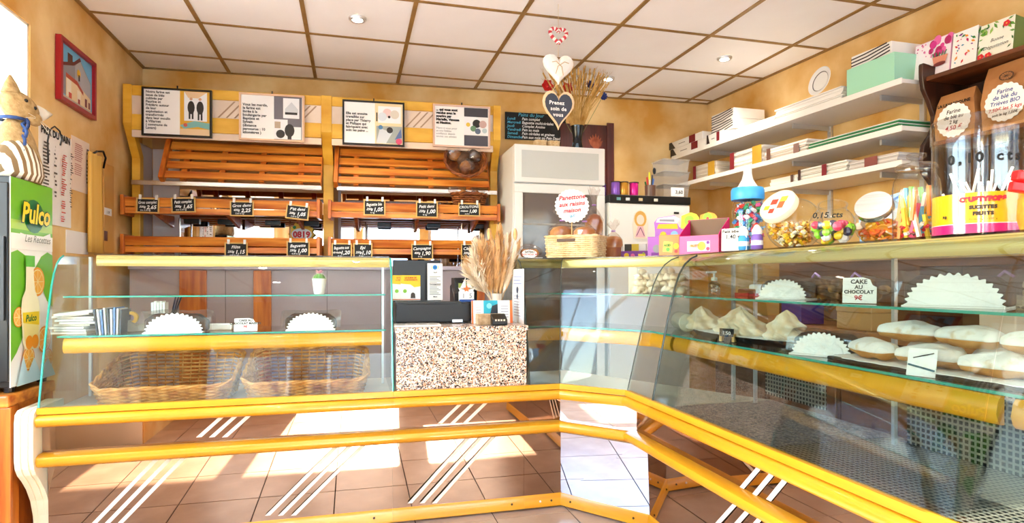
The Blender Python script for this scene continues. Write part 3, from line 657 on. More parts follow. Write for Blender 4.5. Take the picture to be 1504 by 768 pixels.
# ------------------------------------------------------------------ wicker baskets
def ring(w, d, n, r=.06, z=0, z2=None):
    """rounded rectangle, n points, starts front-left; z at the front, z2 at the back"""
    pts = []; 
    per = [(-w/2+r, -d/2), (w/2-r, -d/2), (w/2, -d/2+r), (w/2, d/2-r), (w/2-r, d/2), (-w/2+r, d/2), (-w/2, d/2-r), (-w/2, -d/2+r)]
    ls = [(V(per[i]), V(per[(i+1) % 8])) for i in range(8)]; L = sum((b-a).length for a, b in ls)
    for k in range(n):
        s = L*k/n
        for a, b in ls:
            l = (b-a).length
            if s <= l: p = a+(b-a)*(s/l); break
            s -= l
        q = (p.y+d/2)/d; pts.append((p.x, p.y, z if z2 is None else z+(z2-z)*q))
    return pts
def basket(t, w, d, hf, hb, m, rows=10, st=44, taper=.86, rad=.05, sr=.0042, rim=.01, amp=.0035):
    mb = MB()
    for r in range(rows):
        f = (r+.5)/rows; k = taper+(1-taper)*f; base_ = ring(w*k, d*k, st*2, rad, hf*f, hb*f)
        pts = []
        for i, p in enumerate(base_):
            c = V((p[0], p[1], 0)); s = amp*math.cos(math.pi*(i/2+r)) if i % 2 == 0 else 0
            pts.append(V(p)+c.normalized()*s)
        mb.tube(pts, sr*min(1.4, max(hf, hb)/rows/.008), 4, closed=True)
    mb.build('weave', m, t, smooth='all')['kind'] = 'stuff'
    mb = MB(); A = ring(w*taper, d*taper, st, rad, .004, .004); B = ring(w, d, st, rad, hf, hb)
    for a, b in zip(A, B): mb.tube([a, b], .0034, 4)
    mb.build('stake', m, t, smooth='all')['kind'] = 'stuff'
    mb = MB(); B = [V(p) for p in ring(w+.006, d+.006, st*2, rad, hf, hb)]
    for ph in (0, math.pi):
        mb.tube([p+V((p.x, p.y, 0)).normalized()*math.cos(i*.9+ph)*rim*.5+V((0, 0, math.sin(i*.9+ph)*rim*.5)) for i, p in enumerate(B)], rim*.62, 5, closed=True)
    mb.build('braided_rim', m, t, smooth='all')
    A = ring(w*taper-.004, d*taper-.004, 32, rad, .002, .002); MB().loft(A, [(p[0], p[1], .008) for p in A]).build('bottom', m, t)
for i, (x, lb) in enumerate(((-.805, 'low-fronted wicker display basket at the cream leg end of the case'), (-.205, 'low-fronted wicker display basket beside the cash desk end glass'))):
    t = thing('wicker_basket', lb, 'basket', (x, YA+.27, .622), 0, 'empty wicker baskets in the long case')
    basket(t, .555, .42, .085, .2, WICK, rows=11, st=46, taper=.9)
# wrapped bread baskets on the shelving
CRUST = mat('bread_crust', '#7a3f17', .6, col2='#c98a45', scale=9, bump=.5, bscale=30); DARKC = mat('dark_loaf', '#3a2418', .7, col2='#6b4a30', scale=10, bump=.5, bscale=26)
def roundbasket(t, r, h, m, T, rows=7, st=26):
    mb = MB()
    for k in range(rows):
        f = (k+.5)/rows; rr = r*(.72+.28*f)
        mb.tube([T @ V(((rr+.003*math.cos(math.pi*(i/2+k)))*math.cos(math.pi*i/st), (rr+.003*math.cos(math.pi*(i/2+k)))*math.sin(math.pi*i/st), h*f)) for i in range(2*st)], h/rows*.55, 4, closed=True)
    mb.build('weave', m, t, smooth='all')['kind'] = 'stuff'
    mb = MB()
    for ph in (0, math.pi): mb.tube([T @ V(((r+.006*math.cos(i*.8+ph))*math.cos(2*math.pi*i/60), (r+.006*math.cos(i*.8+ph))*math.sin(2*math.pi*i/60), h+.006*math.sin(i*.8+ph))) for i in range(60)], .008, 5, closed=True)
    mb.build('braided_rim', m, t, smooth='all'); MB().lathe([(.001, .003), (r*.72, .003), (r*.72, .01), (.001, .01)], 24, T=T).build('bottom', m, t)
def crumple(t, c, r, m=WRAP, n=14, name='wrap', seed=1, top=True):
    rd = random.Random(seed); mb = MB(); mb.ball(c, r, n=n, m=9, jit=.13, rnd=rd)
    if top:
        for i in range(7):
            a = i*.9; mb.add([(c[0], c[1], c[2]+r[2]*.9), (c[0]+r[0]*.55*math.cos(a), c[1]+r[1]*.55*math.sin(a), c[2]+r[2]*(1.35+.2*rd.random())), (c[0]+r[0]*.55*math.cos(a+.8), c[1]+r[1]*.55*math.sin(a+.8), c[2]+r[2]*(1.3+.2*rd.random()))], [(0, 1, 2)])
    return mb.build(name, m, t)
DW = mat('dark_wicker', '#6b3212', .55, col2='#a55c24', scale=20)
p = BW(BL(683, 270, .0)[0], .0, 1.79)
t = thing('bread_basket', 'round brown wicker basket tilted on the slats with wrapped loaves', 'basket', p, PHI)
TB = Matrix.Translation((0, .0, .045)) @ Matrix.Rotation(math.radians(62), 4, 'X') @ Matrix.Translation((0, .165, .03))
roundbasket(t, .145, .07, DW, TB)
for i, (x, y) in enumerate(((-.065, .05), (.07, .055), (0, -.06), (-.01, .03))):
    q = TB @ V((x, y, .05)); l = MB().ball((0, 0, 0), (.055, .045, .04), n=12, m=8, jit=.06, T=Matrix.Translation(q) @ Matrix.Rotation(.8*i, 4, 'Y')).build('loaf', DARKC if i % 2 else CRUST, t, smooth='all')
for i, (x, y) in enumerate(((-.08, .06), (.07, .05), (0, -.05))): q = TB @ V((x, y, .065)); crumple(t, q, (.06, .05, .055), seed=i, top=(i == 0))
a, z = BL(690, 293, -.0); p = BW(a, .045, 1.636)
t = thing('bread_basket', 'shallow oval wicker basket with wrapped small breads lying on the trough', 'basket', p, PHI)
basket(t, .25, .14, .15, .16, DW, rows=10, st=24, taper=.8, rad=.055)
for i in range(5): MB().ball((-.08+i*.04, .01*(-1)**i, .15+.008*(i % 2)), (.035, .04, .026), n=10, m=7, jit=.06).build('roll', CRUST, t, smooth='all')
crumple(t, (-.12, 0, .185), (.04, .04, .04), seed=5); crumple(t, (.03, 0, .165), (.09, .055, .035), seed=6, top=False)
# ------------------------------------------------------------------ left wall
def onleft(u0, v0, u1, v1, off=.004):
    """rectangle on the left wall from its top-left and bottom-right pixels -> frame at bottom-left, width, height"""
    a = PLW(u0, v0, off); b = PLW(u1, v1, off); return V((a.x, a.y, b.z)), b.y-a.y, a.z-b.z
EY, EZ = (0, 1, 0), (0, 0, 1)
RED = M('#9c1420', .35)
a = PLW(90, 52, .03); b = PLW(142, 92, .03); c = PLW(86, 143, .03)
z1 = (a.z+b.z)/2; z0 = c.z; y0, w_ = a.y, b.y-a.y; h_ = z1-z0
t = thing('framed_picture', 'red framed picture of a grey village shop front on the ochre wall', 'picture', (-1.44, y0, z0))
T = frame((.0, 0, 0), EY, EZ); m = MB(); f = .022
for p, q in (((0, 0, .002), (w_, f, .028)), ((0, h_-f, .002), (w_, h_, .028)), ((0, f, .002), (f, h_-f, .028)), ((w_-f, f, .002), (w_, h_-f, .028))): m.box(p, q, 0, T)
m.build('frame', RED, t); MB().box((f, f, .004), (w_-f, h_-f, .012), 0, T).build('picture_sheet', M('#6db4dc'), t)
W, Hh = w_, h_
def sc2(l): return [(x*W, y*Hh) for x, y in l]
prints(t, T @ Matrix.Translation((0, 0, .012)), [(M('#8d8f98'), 'p', sc2([(.1, .15), (.1, .62), (.42, .74), (.58, .88), (.9, .6), (.9, .1)])), (M('#a9abb2'), 'p', sc2([(.45, .12), (.45, .7), (.58, .86), (.9, .58), (.9, .1)])),
    (M('#6b2b2a'), 'p', sc2([(.1, .62), (.42, .76), (.58, .9), (.62, .86), (.42, .7), (.1, .57)])), (M('#5a3028'), 'r', (.25*W, .68*Hh, .38*W, .84*Hh)), (M('#e8d2a8'), 'p', sc2([(.2, .1), (.2, .45), (.5, .44), (.9, .32), (.9, .1)])), (M('#b5472f'), 'p', sc2([(.2, .43), (.2, .5), (.5, .48), (.68, .37), (.68, .31), (.5, .41)])),
    (M('#f0e6d0'), 'p', sc2([(.22, .15), (.22, .42), (.34, .42), (.34, .13)])), (M('#c4463a'), 'r', (.27*W, .13*Hh, .35*W, .22*Hh)), (M('#f0e6d0'), 'r', (.5*W, .14*Hh, .6*W, .34*Hh)), (M('#9d3a30'), 'r', (.52*W, .12*Hh, .58*W, .2*Hh)), (M('#7d3b3a'), 'r', (.72*W, .14*Hh, .78*W, .28*Hh)), (M('#7d3b3a'), 'r', (.82*W, .14*Hh, .87*W, .25*Hh)), (M('#e5b92c'), 'd', (.54*W, .62*Hh, .05*W)), (M('#3a3238'), 'r', (.53*W, .5*Hh, .57*W, .6*Hh)), (M('#bdb6a8'), 'r', (.08*W, .06*Hh, .92*W, .12*Hh))])
# price lists
def sheet(lb, u0, v0, u1, v1, cols, title=None, name='price_list', colour=PAPERW, off=.003):
    o, w, h = onleft(u0, v0, u1, v1, off); t = thing(name, lb, 'price list', (-1.442, o.y, o.z)); T = frame((0, 0, 0), EY, EZ)
    MB().box((0, 0, .001), (w, h, .004), 0, T).build('sheet', colour, t); sh = []; rd = random.Random(len(lb))
    for (x0, x1, ya, yb, n, mm) in cols:
        for i in range(n):
            y = ya+(yb-ya)*i/n
            if rd.random() < .88: sh.append((mm, 'r', (w*(x0+rd.random()*.04), h*y, w*(x1-rd.random()*.1), h*(y+(yb-ya)/n*.5))))
    if sh: prints(t, T @ Matrix.Translation((0, 0, .0035)), sh)['kind'] = 'stuff'
    if title: txt(t, title, T2(T, w*.5, h*.925, .006), w*.145, INK, bold=.0022)
    return t
LT, RT = M('#5d554d', .9), M('#c0392f', .9)
sheet('tall white bread price list headed PRIX DU PAIN on the left wall', 57, 181, 104, 335, [(.08, .3, .3, .86, 16, LT), (.4, .52, .3, .86, 14, LT), (.6, .78, .05, .86, 34, RT), (.84, .96, .2, .86, 26, LT)], 'PRIX DU PAIN')
sheet('smaller cream price sheet pinned beside the tall price list', 105, 198, 131, 286, [(.12, .6, .3, .9, 16, M('#c98f86', .9)), (.76, .9, .2, .9, 10, LT)], colour=M('#f0dccb', .7))
sheet('blank white sheet on the wall under the price lists', 97, 337, 129, 374, [], name='paper_sheet')
# yellow cloth strip on its hook and the paper bag behind it
o, w, h = onleft(131, 222, 151, 372, .03)
t = thing('hanging_cloth', 'long folded yellow cloth hanging from a black hook on the wall', 'cloth', (-1.442, o.y, o.z))
T = frame((0, 0, 0), EY, EZ); A = []; n = 9
m = MB()
rows = [[T @ V((w*(i/8)*(1-.12*(j/6)), h*j/6, .03+.009*math.sin(i*1.9))) for i in range(9)] for j in range(7)]
m.grid(rows)
m.build('cloth', mat('yellow_cloth', '#e8b04a', .8, col2='#f3c566', scale=5, stretch=(3, 14, .15)), t, smooth='all', solid=.01)
MB().tube([T @ V(p) for p in ((w*.55, h+.0, .002), (w*.55, h+.02, .03), (w*.8, h+.03, .045), (w*1.0, h+.0, .045), (w*1.05, h-.06, .03))], .006, 6).build('hook', BLACK, t, smooth=True)
o, w, h = onleft(151, 237, 166, 372, .02)
t = thing('paper_bag_pack', 'ochre paper bag with a small white price label behind the yellow cloth', 'paper bag', (-1.442, o.y+.02, o.z))
T = frame((0, 0, 0), EY, EZ); MB().box((0, 0, .002), (w, h, .02), 0, T).build('bag', mat('ochre_bag', '#cf9645', .5, col2='#dba95c', scale=4, bump=.3, bscale=9), t, bevel=.005)
MB().box((.0, h*.42, .0205), (w*.7, h*.5, .022), 0, T).build('label_card', PAPERW, t); txt(t, '1,10€', T2(T, w*.35, h*.44, .023), .022, INK)
MB().box((0, h*.13, .0205), (w*.3, h*.24, .022), 0, T).build('dark_label', M('#5b2413'), t)
# ------------------------------------------------------------------ wooden side table, drinks cooler, cloth cat
X1 = -1.335
t = thing('side_cabinet', 'orange wooden cabinet under the drinks cooler, framed side panel', 'cabinet', (-1.62, 3.05, 0))
MB().box((-1.9, 2.88, .02), (X1-.02, 3.24, .66)).build('body', WOODV, t, world=True); MB().box((-1.92, 2.855, .66), (X1, 3.255, .71)).build('top', WOOD, t, world=True, bevel=.008)
for y0, y1 in ((2.87, 2.95), (3.17, 3.245)): MB().box((X1-.02, y0, .0), (X1-.006, y1, .66)).build('stile', WOODV, t, world=True, bevel=.003)
for z0, z1 in ((.58, .66), (.02, .1)): MB().box((X1-.02, 2.95, z0), (X1-.008, 3.17, z1)).build('rail', WOOD, t, world=True, bevel=.003)
for x in (-1.88, -1.63, -1.38): MB().box((x, 2.86, .0), (x+.05, 2.88, .66)).build('stile', WOODV, t, world=True, bevel=.003)
d = MB().box((-1.83, 2.865, .06), (-1.64, 2.88, .62)).build('door', WOODV, t, world=True, bevel=.003); MB().ball((-1.66, 2.855, .36), .012).build('knob', STEEL, d, world=True, smooth='all')
CX, C0, C1, CZ0, CZ1 = -1.342, 2.875, 3.245, .712, 1.602
t = thing('drinks_cooler', 'black countertop drinks cooler with a green and white lemonade side panel', 'cooler', (-1.6, 3.05, CZ0))
MB().box((-1.88, C0+.03, CZ0+.02), (CX-.004, C1, CZ1)).build('body', BLACK, t, world=True, bevel=.006)
MB().box((-1.88, C0, CZ0+.05), (CX-.004, C0+.026, CZ1-.03)).build('door_frame', BLACK, t, world=True, bevel=.004); MB().box((-1.84, C0-.002, CZ0+.1), (-1.39, C0+.002, CZ1-.2)).build('door_glass', M('#1b2a33', .08), t, world=True)
MB().box((-1.37, C0-.012, CZ0+.3), (-1.355, C0-.0, CZ1-.25)).build('handle', M('#202226', .3), t, world=True)
for x in (-1.85, -1.37):
    for y in (C0+.06, C1-.04): MB().lathe([(.018, 0), (.02, .02)], 10, T=Matrix.Translation((x, y, CZ0))).build('foot', BLACK, t, world=True)
PW, PH = C1-C0-.02, CZ1-CZ0-.03
MB().box((CX-.004, C0+.012, CZ0+.025), (CX, C1-.008, CZ1-.005)).build('side_panel', M('#f2f2ec', .25), t, world=True)
G1, G2, G3 = M('#6db52c', .3), M('#14713a', .3), M('#a6d04a', .3); YL, OR = M('#f3d21c', .3), M('#f0981c', .3)
T = frame((CX, C0+.012, CZ0+.025), EY, EZ); W, Hh = PW, PH+.0
def S(l): return [(x*W, y*Hh) for x, y in l]
sh = [(G3, 'r', (0, .74*Hh, W, Hh)), (G1, 'r', (0, .8*Hh, W, Hh)), (G1, 'r', (0, .735*Hh, W, .755*Hh)), (M('#f4f4ee', .3), 'r', (0, .66*Hh, W, .735*Hh)),
      (G1, 'p', S([(0, .3), (0, .64), (.14, .655), (.32, .63), (.52, .56), (.7, .63), (.86, .655), (1, .64), (1, .6), (.8, .55), (.62, .46), (.5, .4), (.42, .44), (.3, .25), (.12, .16), (0, .12)])), (G1, 'p', S([(1, .6), (1, .36), (.85, .4), (.7, .48), (.8, .56)])),
      (G2, 'd', (.52*W, .83*Hh, .1*Hh, .85)), (M('#e9efe6', .3), 'd', (.52*W, .83*Hh, .0001)),
      (M('#f5f5f0', .3), 'p', S([(.14, .71), (.2, .74), (.45, .725), (.75, .735), (.93, .755), (.95, .725), (.9, .7), (.6, .685), (.3, .685), (.2, .695)]))]
for x, y, r in ((.6, .5, .075), (.15, .33, .05), (.75, .2, .07), (.35, .12, .06), (.82, .1, .05)): sh += [(OR, 'd', (x*W, y*Hh, r*Hh)), (M('#f7e3a8', .3), 'd', (x*W, y*Hh, r*.86*Hh)), (M('#f4b13c', .3), 'd', (x*W, y*Hh, r*.78*Hh))]+[(M('#f7e3a8', .3), 'l', ((x*W+r*.76*Hh*math.cos(k*.785), y*Hh+r*.76*Hh*math.sin(k*.785)), (x*W-r*.76*Hh*math.cos(k*.785), y*Hh-r*.76*Hh*math.sin(k*.785)), .003)) for k in range(4)]
BT = M('#f3ecc6', .25)
sh += [(BT, 'p', S([(.2, .2), (.16, .36), (.18, .42), (.26, .46), (.27, .53), (.27, .58), (.45, .58), (.45, .53), (.48, .46), (.58, .4), (.6, .34), (.6, .18), (.56, .16), (.25, .17)])), (M('#e9d98a', .3), 'p', S([(.23, .21), (.2, .34), (.57, .33), (.56, .19)])), (YL, 'p', S([(.2, .3), (.19, .35), (.58, .35), (.58, .28)])), (OR, 'd', (.34*W, .2*Hh, .035*Hh)), (OR, 'd', (.48*W, .2*Hh, .035*Hh)), (M('#58b52a', .3), 'r', (.25*W, .575*Hh, .47*W, .63*Hh)),
       (M('#b9dbe8', .3), 'p', S([(.05, .0), (.2, .14), (.3, .05), (.45, .12), (.6, .04), (.8, .1), (.95, .03), (1, 0)]))]
prints(t, T, sh, world=True)
txt(t, 'Pulco', T2(T, .5*W, .795*Hh, .012), .118, M('#1d5c2c', .3), world=True, bold=.008, shear=.2, width=.92); txt(t, 'Pulco', T2(T, .5*W, .795*Hh, .0135), .118, YL, world=True, bold=.0035, shear=.2, width=.92)
txt(t, 'Les Recettes', T2(T, .55*W, .698*Hh, .012), .043, M('#5e6a5e'), world=True, shear=.3); txt(t, 'Pulco', T2(T, .38*W, .305*Hh, .013), .04, G2, world=True, bold=.001, shear=.2)
# cloth cat doorstop on the cooler
LINEN = mat('linen', '#9c7c4c', .9, col2='#bb9c6c', scale=40, bump=.3, bscale=120); STRP = mat('striped_ticking', '#efe6d6', .9, kind='wave', col2='#7d6240', scale=13, detail=.3, stretch=(1, 1, 1), pos=(.45, .6)); CW = M('#d9d0c0', .9)
STRP.node_tree.nodes['Wave Texture'].bands_direction = 'Y'
t = thing('cloth_cat', 'linen fabric cat doorstop with striped apron and blue cord on the cooler', 'fabric cat', (-1.425, 3.1, CZ1))
prof = [(.005, 0), (.11, .0), (.125, .03), (.118, .08), (.1, .14), (.08, .2), (.055, .25), (.03, .275), (.005, .28)]
MB().lathe(prof, 18, T=Matrix.Diagonal((.8, 1, 1, 1))).build('body', LINEN, t, smooth='all')
m = MB(); rows = []
for z, r in ((.0, .116), (.03, .13), (.08, .123), (.14, .104), (.19, .075)):
    k = 1-(z/.19)**2*.75; rows.append([(.8*(r+.002)*math.cos(a), (r+.002)*math.sin(a), z) for a in [-.95+(q/8-.5)*2.3*k for q in range(9)]])
m.grid(rows)
m.build('striped_apron', STRP, t, smooth='all', solid=.003)
hd = MB().ball((0, 0, 0), (.058, .088, .062), n=16, m=10, T=rotm((.02, -.01, .325), -.35, -.45)).build('head', LINEN, t, smooth='all')
TH = rotm((.02, -.01, .325), -.35, -.45)
MB().ball((.035, .05, -.022), (.028, .036, .03), T=TH, n=12, m=8).build('muzzle', LINEN, hd, smooth='all')
for (x, y, z), s, mm in (((.0, -.058, .03), 1, LINEN), ((.01, .075, .03), 1.05, CW)): MB().lathe([(.036*s, 0), (.022*s, .04), (.004, .075*s)], 10, T=TH @ rotm((x, y, z), 0, .5 if y < 0 else -.9)).build('ear', mm, hd, smooth='all')
for y in (-.028, .02): MB().ball((.052, y, .012), .0085, n=8, m=6, T=TH).build('eye', BLACK, hd, smooth='all')
for k in range(4): MB().tube([TH @ V((.055, .05, -.02)), TH @ V((.07, .05+(-1)**k*.06, -.03-.012*k))], .0012, 4).build('whisker', CW, hd)
m = MB()
for q in (0, math.pi): m.tube([(.05+.012*math.sin(i*.9+q), -.02-.004*i, .27-.012*i+.008*math.cos(i*.9+q)) for i in range(14)], .007, 5)
m.tube([(.055*math.cos(a), .055*math.sin(a), .272) for a in [i*.4 for i in range(16)]], .008, 5); m.build('blue_cord', mat('blue_cord', '#22335e', .9, col2='#3d5a92', scale=40), t, smooth='all')
MB().tube([(.1, .06, .1), (.1, .055, .2), (.1, .075, .255), (.1, .12, .28), (.1, .17, .27), (.1, .19, .235), (.1, .175, .205)], .0035, 6).build('wire_loop', BLACK, t, smooth='all')
# ------------------------------------------------------------------ long case: contents
ZS = .9375; ZU = 1.1055
CHOC = mat('chocolate_cake', '#2a140b', .6, col2='#4a2715', scale=12, bump=.4, bscale=40)
def fan(R, n=120, lobes=17, h=1.0, dp=.045):
    return [(R*(1+dp*math.cos(lobes*2*q))*math.cos(q), max(0, h*R*(1+dp*math.cos(lobes*2*q))*math.sin(q))) for q in [math.pi*i/n for i in range(n+1)]]
def cake(lb, x, y, z, R=.1, rz=0, h=.85, grp=None, cakem=CHOC, flip=1):
    t = thing('wrapped_cake', lb, 'cake', (x, y, z), rz, grp)
    MB().box((-R*1.05, -.05, 0), (R*1.05, .1, .004)).build('card_tray', PAPERW, t)
    m = MB(); m.prism([(-R*1.12, .004), (R*1.1, .004), (R*1.1, R*h*.6), (R*.75, R*h*.98), (-R*.8, R*h*1.02), (-R*1.12, R*h*.7)], .0, .075, 'y'); m.build('loaf', cakem, t, bevel=.008)
    T = rotm((0, -.03, .004), 0, math.radians(90-10)); p = fan(R, h=h)
    MB().loft([T @ V((a, b, 0)) for a, b in p], [T @ V((a, b, .002)) for a, b in p]).build('doily', DOILY, t)
    p2 = fan(R*.8, h=h, dp=0); MB().loft([T @ V((a, b, -.0)) for a, b in p2], [T @ V((a, b, .0035)) for a, b in p2]).build('doily_centre', DOILY, t)
    rd = random.Random(int(x*1000)); m = MB(); A = []
    for xx in (-R*1.3, -R*1.1, -R*.5, 0, R*.5, R*1.1, R*1.3):
        A.append([(xx+rd.uniform(-.004, .004), -.015, .01), (xx, -.008+rd.uniform(-.006, .006), R*h*.8), (xx, .04, R*h*1.12+rd.uniform(0, .012)), (xx, .083, R*h*.8), (xx, .095, .006)])
    m.grid(A)
    m.build('wrap', WRAP, t); return t
def at_shelf(u, v, z): q = P(u, v, z=z); return q
def row(u, dd, seg='L'): return P(u, 480, y=YA+dd) if seg == 'L' else P(u, 480, x=XR+dd)
q = row(258, .17); cake('wrapped chocolate cake with a lacy white doily near the tape dispenser', q.x, q.y, ZS, .115, 0, .72)
q = row(457, .17); cake('wrapped chocolate cake with a lacy white doily under the potted cactus', q.x, q.y, ZS, .105, 0, .72)
def card(lb, x, y, z, w, h, lines, rz=0, sizes=None, cols=None, lean=.2, scallop=False, stand=True, name='price_card', bg=PAPERW):
    t = thing(name, lb, 'price card', (x, y, z), rz); T = rotm((0, 0, .001), 0, math.radians(90)-lean)
    if scallop: p = [(w/2*(1+.035*math.cos(22*a))*math.cos(a), h/2+h/2*(1+.035*math.cos(22*a))*math.sin(a)) for a in [2*math.pi*i/132 for i in range(132)]]
    else: p = [(-w/2, 0), (w/2, 0), (w/2, h*.62), (w*.38, h*.7), (w*.3, h*.92), (w*.1, h), (-w/2, h*.98)]
    MB().loft([T @ V((a, b, 0)) for a, b in p], [T @ V((a, b, .0018)) for a, b in p]).build('card', bg, t)
    if stand: MB().box((-w*.1, .004, 0), (w*.1, .035, .012)).build('stand', BLACK, t)
    n = len(lines); s0 = sizes or [h/(n+.6)]*n; yy = h*.98
    for i, l in enumerate(lines):
        yy -= s0[i]*.98; txt(t, l, T2(T, 0 if scallop else -w*.02, yy-(h*.06 if scallop else 0), .0026), s0[i], (cols or [INK]*n)[i], bold=.0006)
    return t
RINK = M('#c22035', .8)
q = row(361, .15); card('small white card reading CAKE AU CHOCOLAT MAISON between the two cakes', q.x, q.y, ZS, .1, .06, ['CAKE AU', 'CHOCOLAT MAISON', '9€'], sizes=[.014, .014, .016], cols=[INK, INK, RINK])
q = row(322, .27); t = tag(MB().box((q.x-.06, q.y-.02, ZS), (q.x+.06, q.y+.02, ZS+.03)).build('folded_paper', PAPERW, bevel=.006), 'flat folded white paper strip beside the small cake card', 'paper')
# papers, brochures, tape dispenser
q = row(118, .27); t = thing('paper_stack', 'untidy stack of white papers at the end of the glass shelf', 'papers', (q.x, q.y, ZS)); rd = random.Random(3)
for i in range(9):
    T = rotm((rd.uniform(-.02, .02), rd.uniform(-.02, .02), i*.011), rd.uniform(-.3, .3), 0, -.1*(i > 6)); MB().box((-.07, -.075, 0.0), (.07, .075, .009), 0, T).build('sheet', PAPERW if i % 3 else M('#e6ded0'), t)
q = row(168, .24); t = thing('brochure_row', 'row of upright folded brochures beside the tape dispenser', 'brochures', (q.x, q.y, ZS))
for i in range(9):
    MB().box((-.05+i*.011, -.06, 0), (-.044+i*.011, .06, .115-.004*(i % 3)), 0, rotm((0, 0, 0), 0, 0, -.12+.02*i)).build('brochure', (M('#3c3f4a'), PAPERW, M('#5a7bb0'), M('#d5cfc4'))[i % 4], t)
q = row(203, .29); t = thing('tape_dispenser', 'grey desk tape dispenser with a roll of yellow tape', 'tape dispenser', (q.x, q.y, ZS))
MB().prism([(-.07, 0), (.07, 0), (.07, .03), (.05, .045), (.0, .03), (-.03, .05), (-.07, .075)], -.025, .025, 'y').build('body', M('#8e8678', .4), t, bevel=.004)
MB().lathe([(.016, -.01), (.03, -.01), (.03, .01), (.016, .01)], 20, T=rotm((-.03, 0, .062), 0, R90), cap=False).build('tape_roll', M('#e3b23a', .3), t, smooth=True); MB().box((.05, -.02, .04), (.075, .02, .055)).build('cutter', STEEL, t)
q = row(242, .37); t = thing('card_box', 'small open box of upright cards and pens behind the cake', 'card box', (q.x, q.y, ZS))
MB().box((-.06, -.04, 0), (.06, .04, .075)).build('box', M('#9d958a'), t)
for i in range(5): MB().box((-.05+i*.012, -.03, .075), (-.04+i*.012, .03, .13+.006*(i % 2)), 0).build('card', PAPERW, t)
for i in range(3): MB().tube([(.03+i*.008, 0, .075), (.045+i*.012, .01, .155)], .004, 6).build('pen', M('#1d2440'), t)
# potted cactus on the upper glass shelf
q = row(469, .2); t = thing('potted_cactus', 'small round cactus with pink flower in a white pot', 'cactus', (q.x, q.y, ZU)); t.scale = (.84, .84, .8)
MB().lathe([(.026, 0), (.03, .005), (.039, .085), (.04, .095), (.035, .095), (.033, .085), (.001, .083)], 22).build('pot', M('#f4f4f2', .25), t, smooth=True)
m = MB(); n = 36; rows = []
for j in range(9):
    ph = math.pi*.5*j/8; rows.append([((.034+.0035*math.cos(12*2*math.pi*i/n))*math.cos(ph)*math.cos(2*math.pi*i/n), (.034+.0035*math.cos(12*2*math.pi*i/n))*math.cos(ph)*math.sin(2*math.pi*i/n), .084+.04*math.sin(ph)) for i in range(n+1)])
m.grid(rows)
b_ = m.build('cactus_body', mat('cactus', '#3f7a33', .6, col2='#6ea04a', scale=30), t, smooth='all')
m = MB()
for j in range(1, 7):
    for i in range(12):
        ph = math.pi*.5*j/8; a = 2*math.pi*i/12; c = V((.0375*math.cos(ph)*math.cos(a), .0375*math.cos(ph)*math.sin(a), .084+.042*math.sin(ph))); o_ = V((math.cos(a)*math.cos(ph), math.sin(a)*math.cos(ph), math.sin(ph))); m.tube([c, c+o_*.008], [.0012, .0002], 3)
m.build('spine', M('#efe9cf'), b_)['kind'] = 'stuff'
m = MB()
for k in range(14):
    a = k*2.4; e = .35+.05*k; p = V((math.cos(a)*math.cos(e), math.sin(a)*math.cos(e), math.sin(e))); c = V((0, 0, .122)); s = p.cross(V((0, 0, 1))).normalized()*.008
    m.add([c, c+p*.02+s, c+p*.036, c+p*.02-s], [(0, 1, 2, 3)])
m.build('flower', M('#f2a8bd'), t)
# ------------------------------------------------------------------ cash desk: contents
ZD = .951
def dk_(u, dd): return P(u, 480, y=YA+dd)
q = dk_(616, .1); t = thing('newspaper', 'flat newspaper lying on the granite cash desk', 'newspaper', (q.x, q.y, ZD))
MB().box((-.12, -.06, 0), (.1, .06, .008), 0, rotm((0, 0, 0), -.05)).build('paper', M('#d9d2c8'), t); sh = []
for i in range(5):
    for k in range(4): sh.append((M('#6a6662'), 'r', (-.11+k*.052, -.05+i*.021, -.07+k*.052, -.04+i*.021)))
prints(t, rotm((0, 0, .0082), -.05), sh); sh = None
a, b = dk_(581, .22), dk_(691, .22)
t = thing('cash_box', 'long low black cash box on the cash desk', 'cash box', ((a.x+b.x)/2, a.y+.1, ZD)); w = (b.x-a.x)/2
MB().box((-w, -.1, .006), (w, .1, .105)).build('case', mat('navy_black', '#06070c', .4), t, bevel=.006); MB().box((-w, -.104, .1), (w*.75, -.03, .112)).build('lid_edge', BLACK, t, bevel=.002); MB().box((w*.5, -.106, .006), (w*.78, -.099, .02)).build('latch', ALU, t)
for x in (-w+.03, w-.03): MB().box((x-.02, -.08, 0), (x+.02, .08, .007)).build('foot', BLACK, t)
ZB = ZD+.112
a, b = dk_(580, .3), dk_(653, .3)
t = thing('leaflet_rack', 'black leaflet rack standing behind the cash box', 'leaflet rack', ((a.x+b.x)/2, YA+.45, ZD)); w = (b.x-a.x)/2
MB().box((-w, 0, 0), (w, .02, .33)).build('backboard', BLACK, t, bevel=.003); MB().box((-w, -.03, .1), (w, 0, .112)).build('ledge', BLACK, t); MB().box((-w, -.03, 0), (-w+.01, 0, .1)).build('leg', BLACK, t); MB().box((w-.01, -.03, 0), (w, 0, .1)).build('leg', BLACK, t)
ZL = ZD+.113
def leaflet(lb, u, dd, w, h, sh, tx=(), rz=0, z=ZL):
    q = dk_(u, dd); t = thing('leaflet', lb, 'leaflet', (q.x, q.y, z), rz); T = rotm((0, 0, 0), 0, math.radians(88))
    MB().box((-w/2, 0, 0), (w/2, h, .003), 0, T).build('sheet', PAPERW, t); prints(t, T @ Matrix.Translation((0, 0, .003)), [(m_, k, a) for m_, k, a in sh])
    for s, y, sz, mm in tx: txt(t, s, T2(T, 0, y, .0075), sz, mm, bold=.0004)
YB = M('#f2c81e'); GRN = M('#8cc83c')
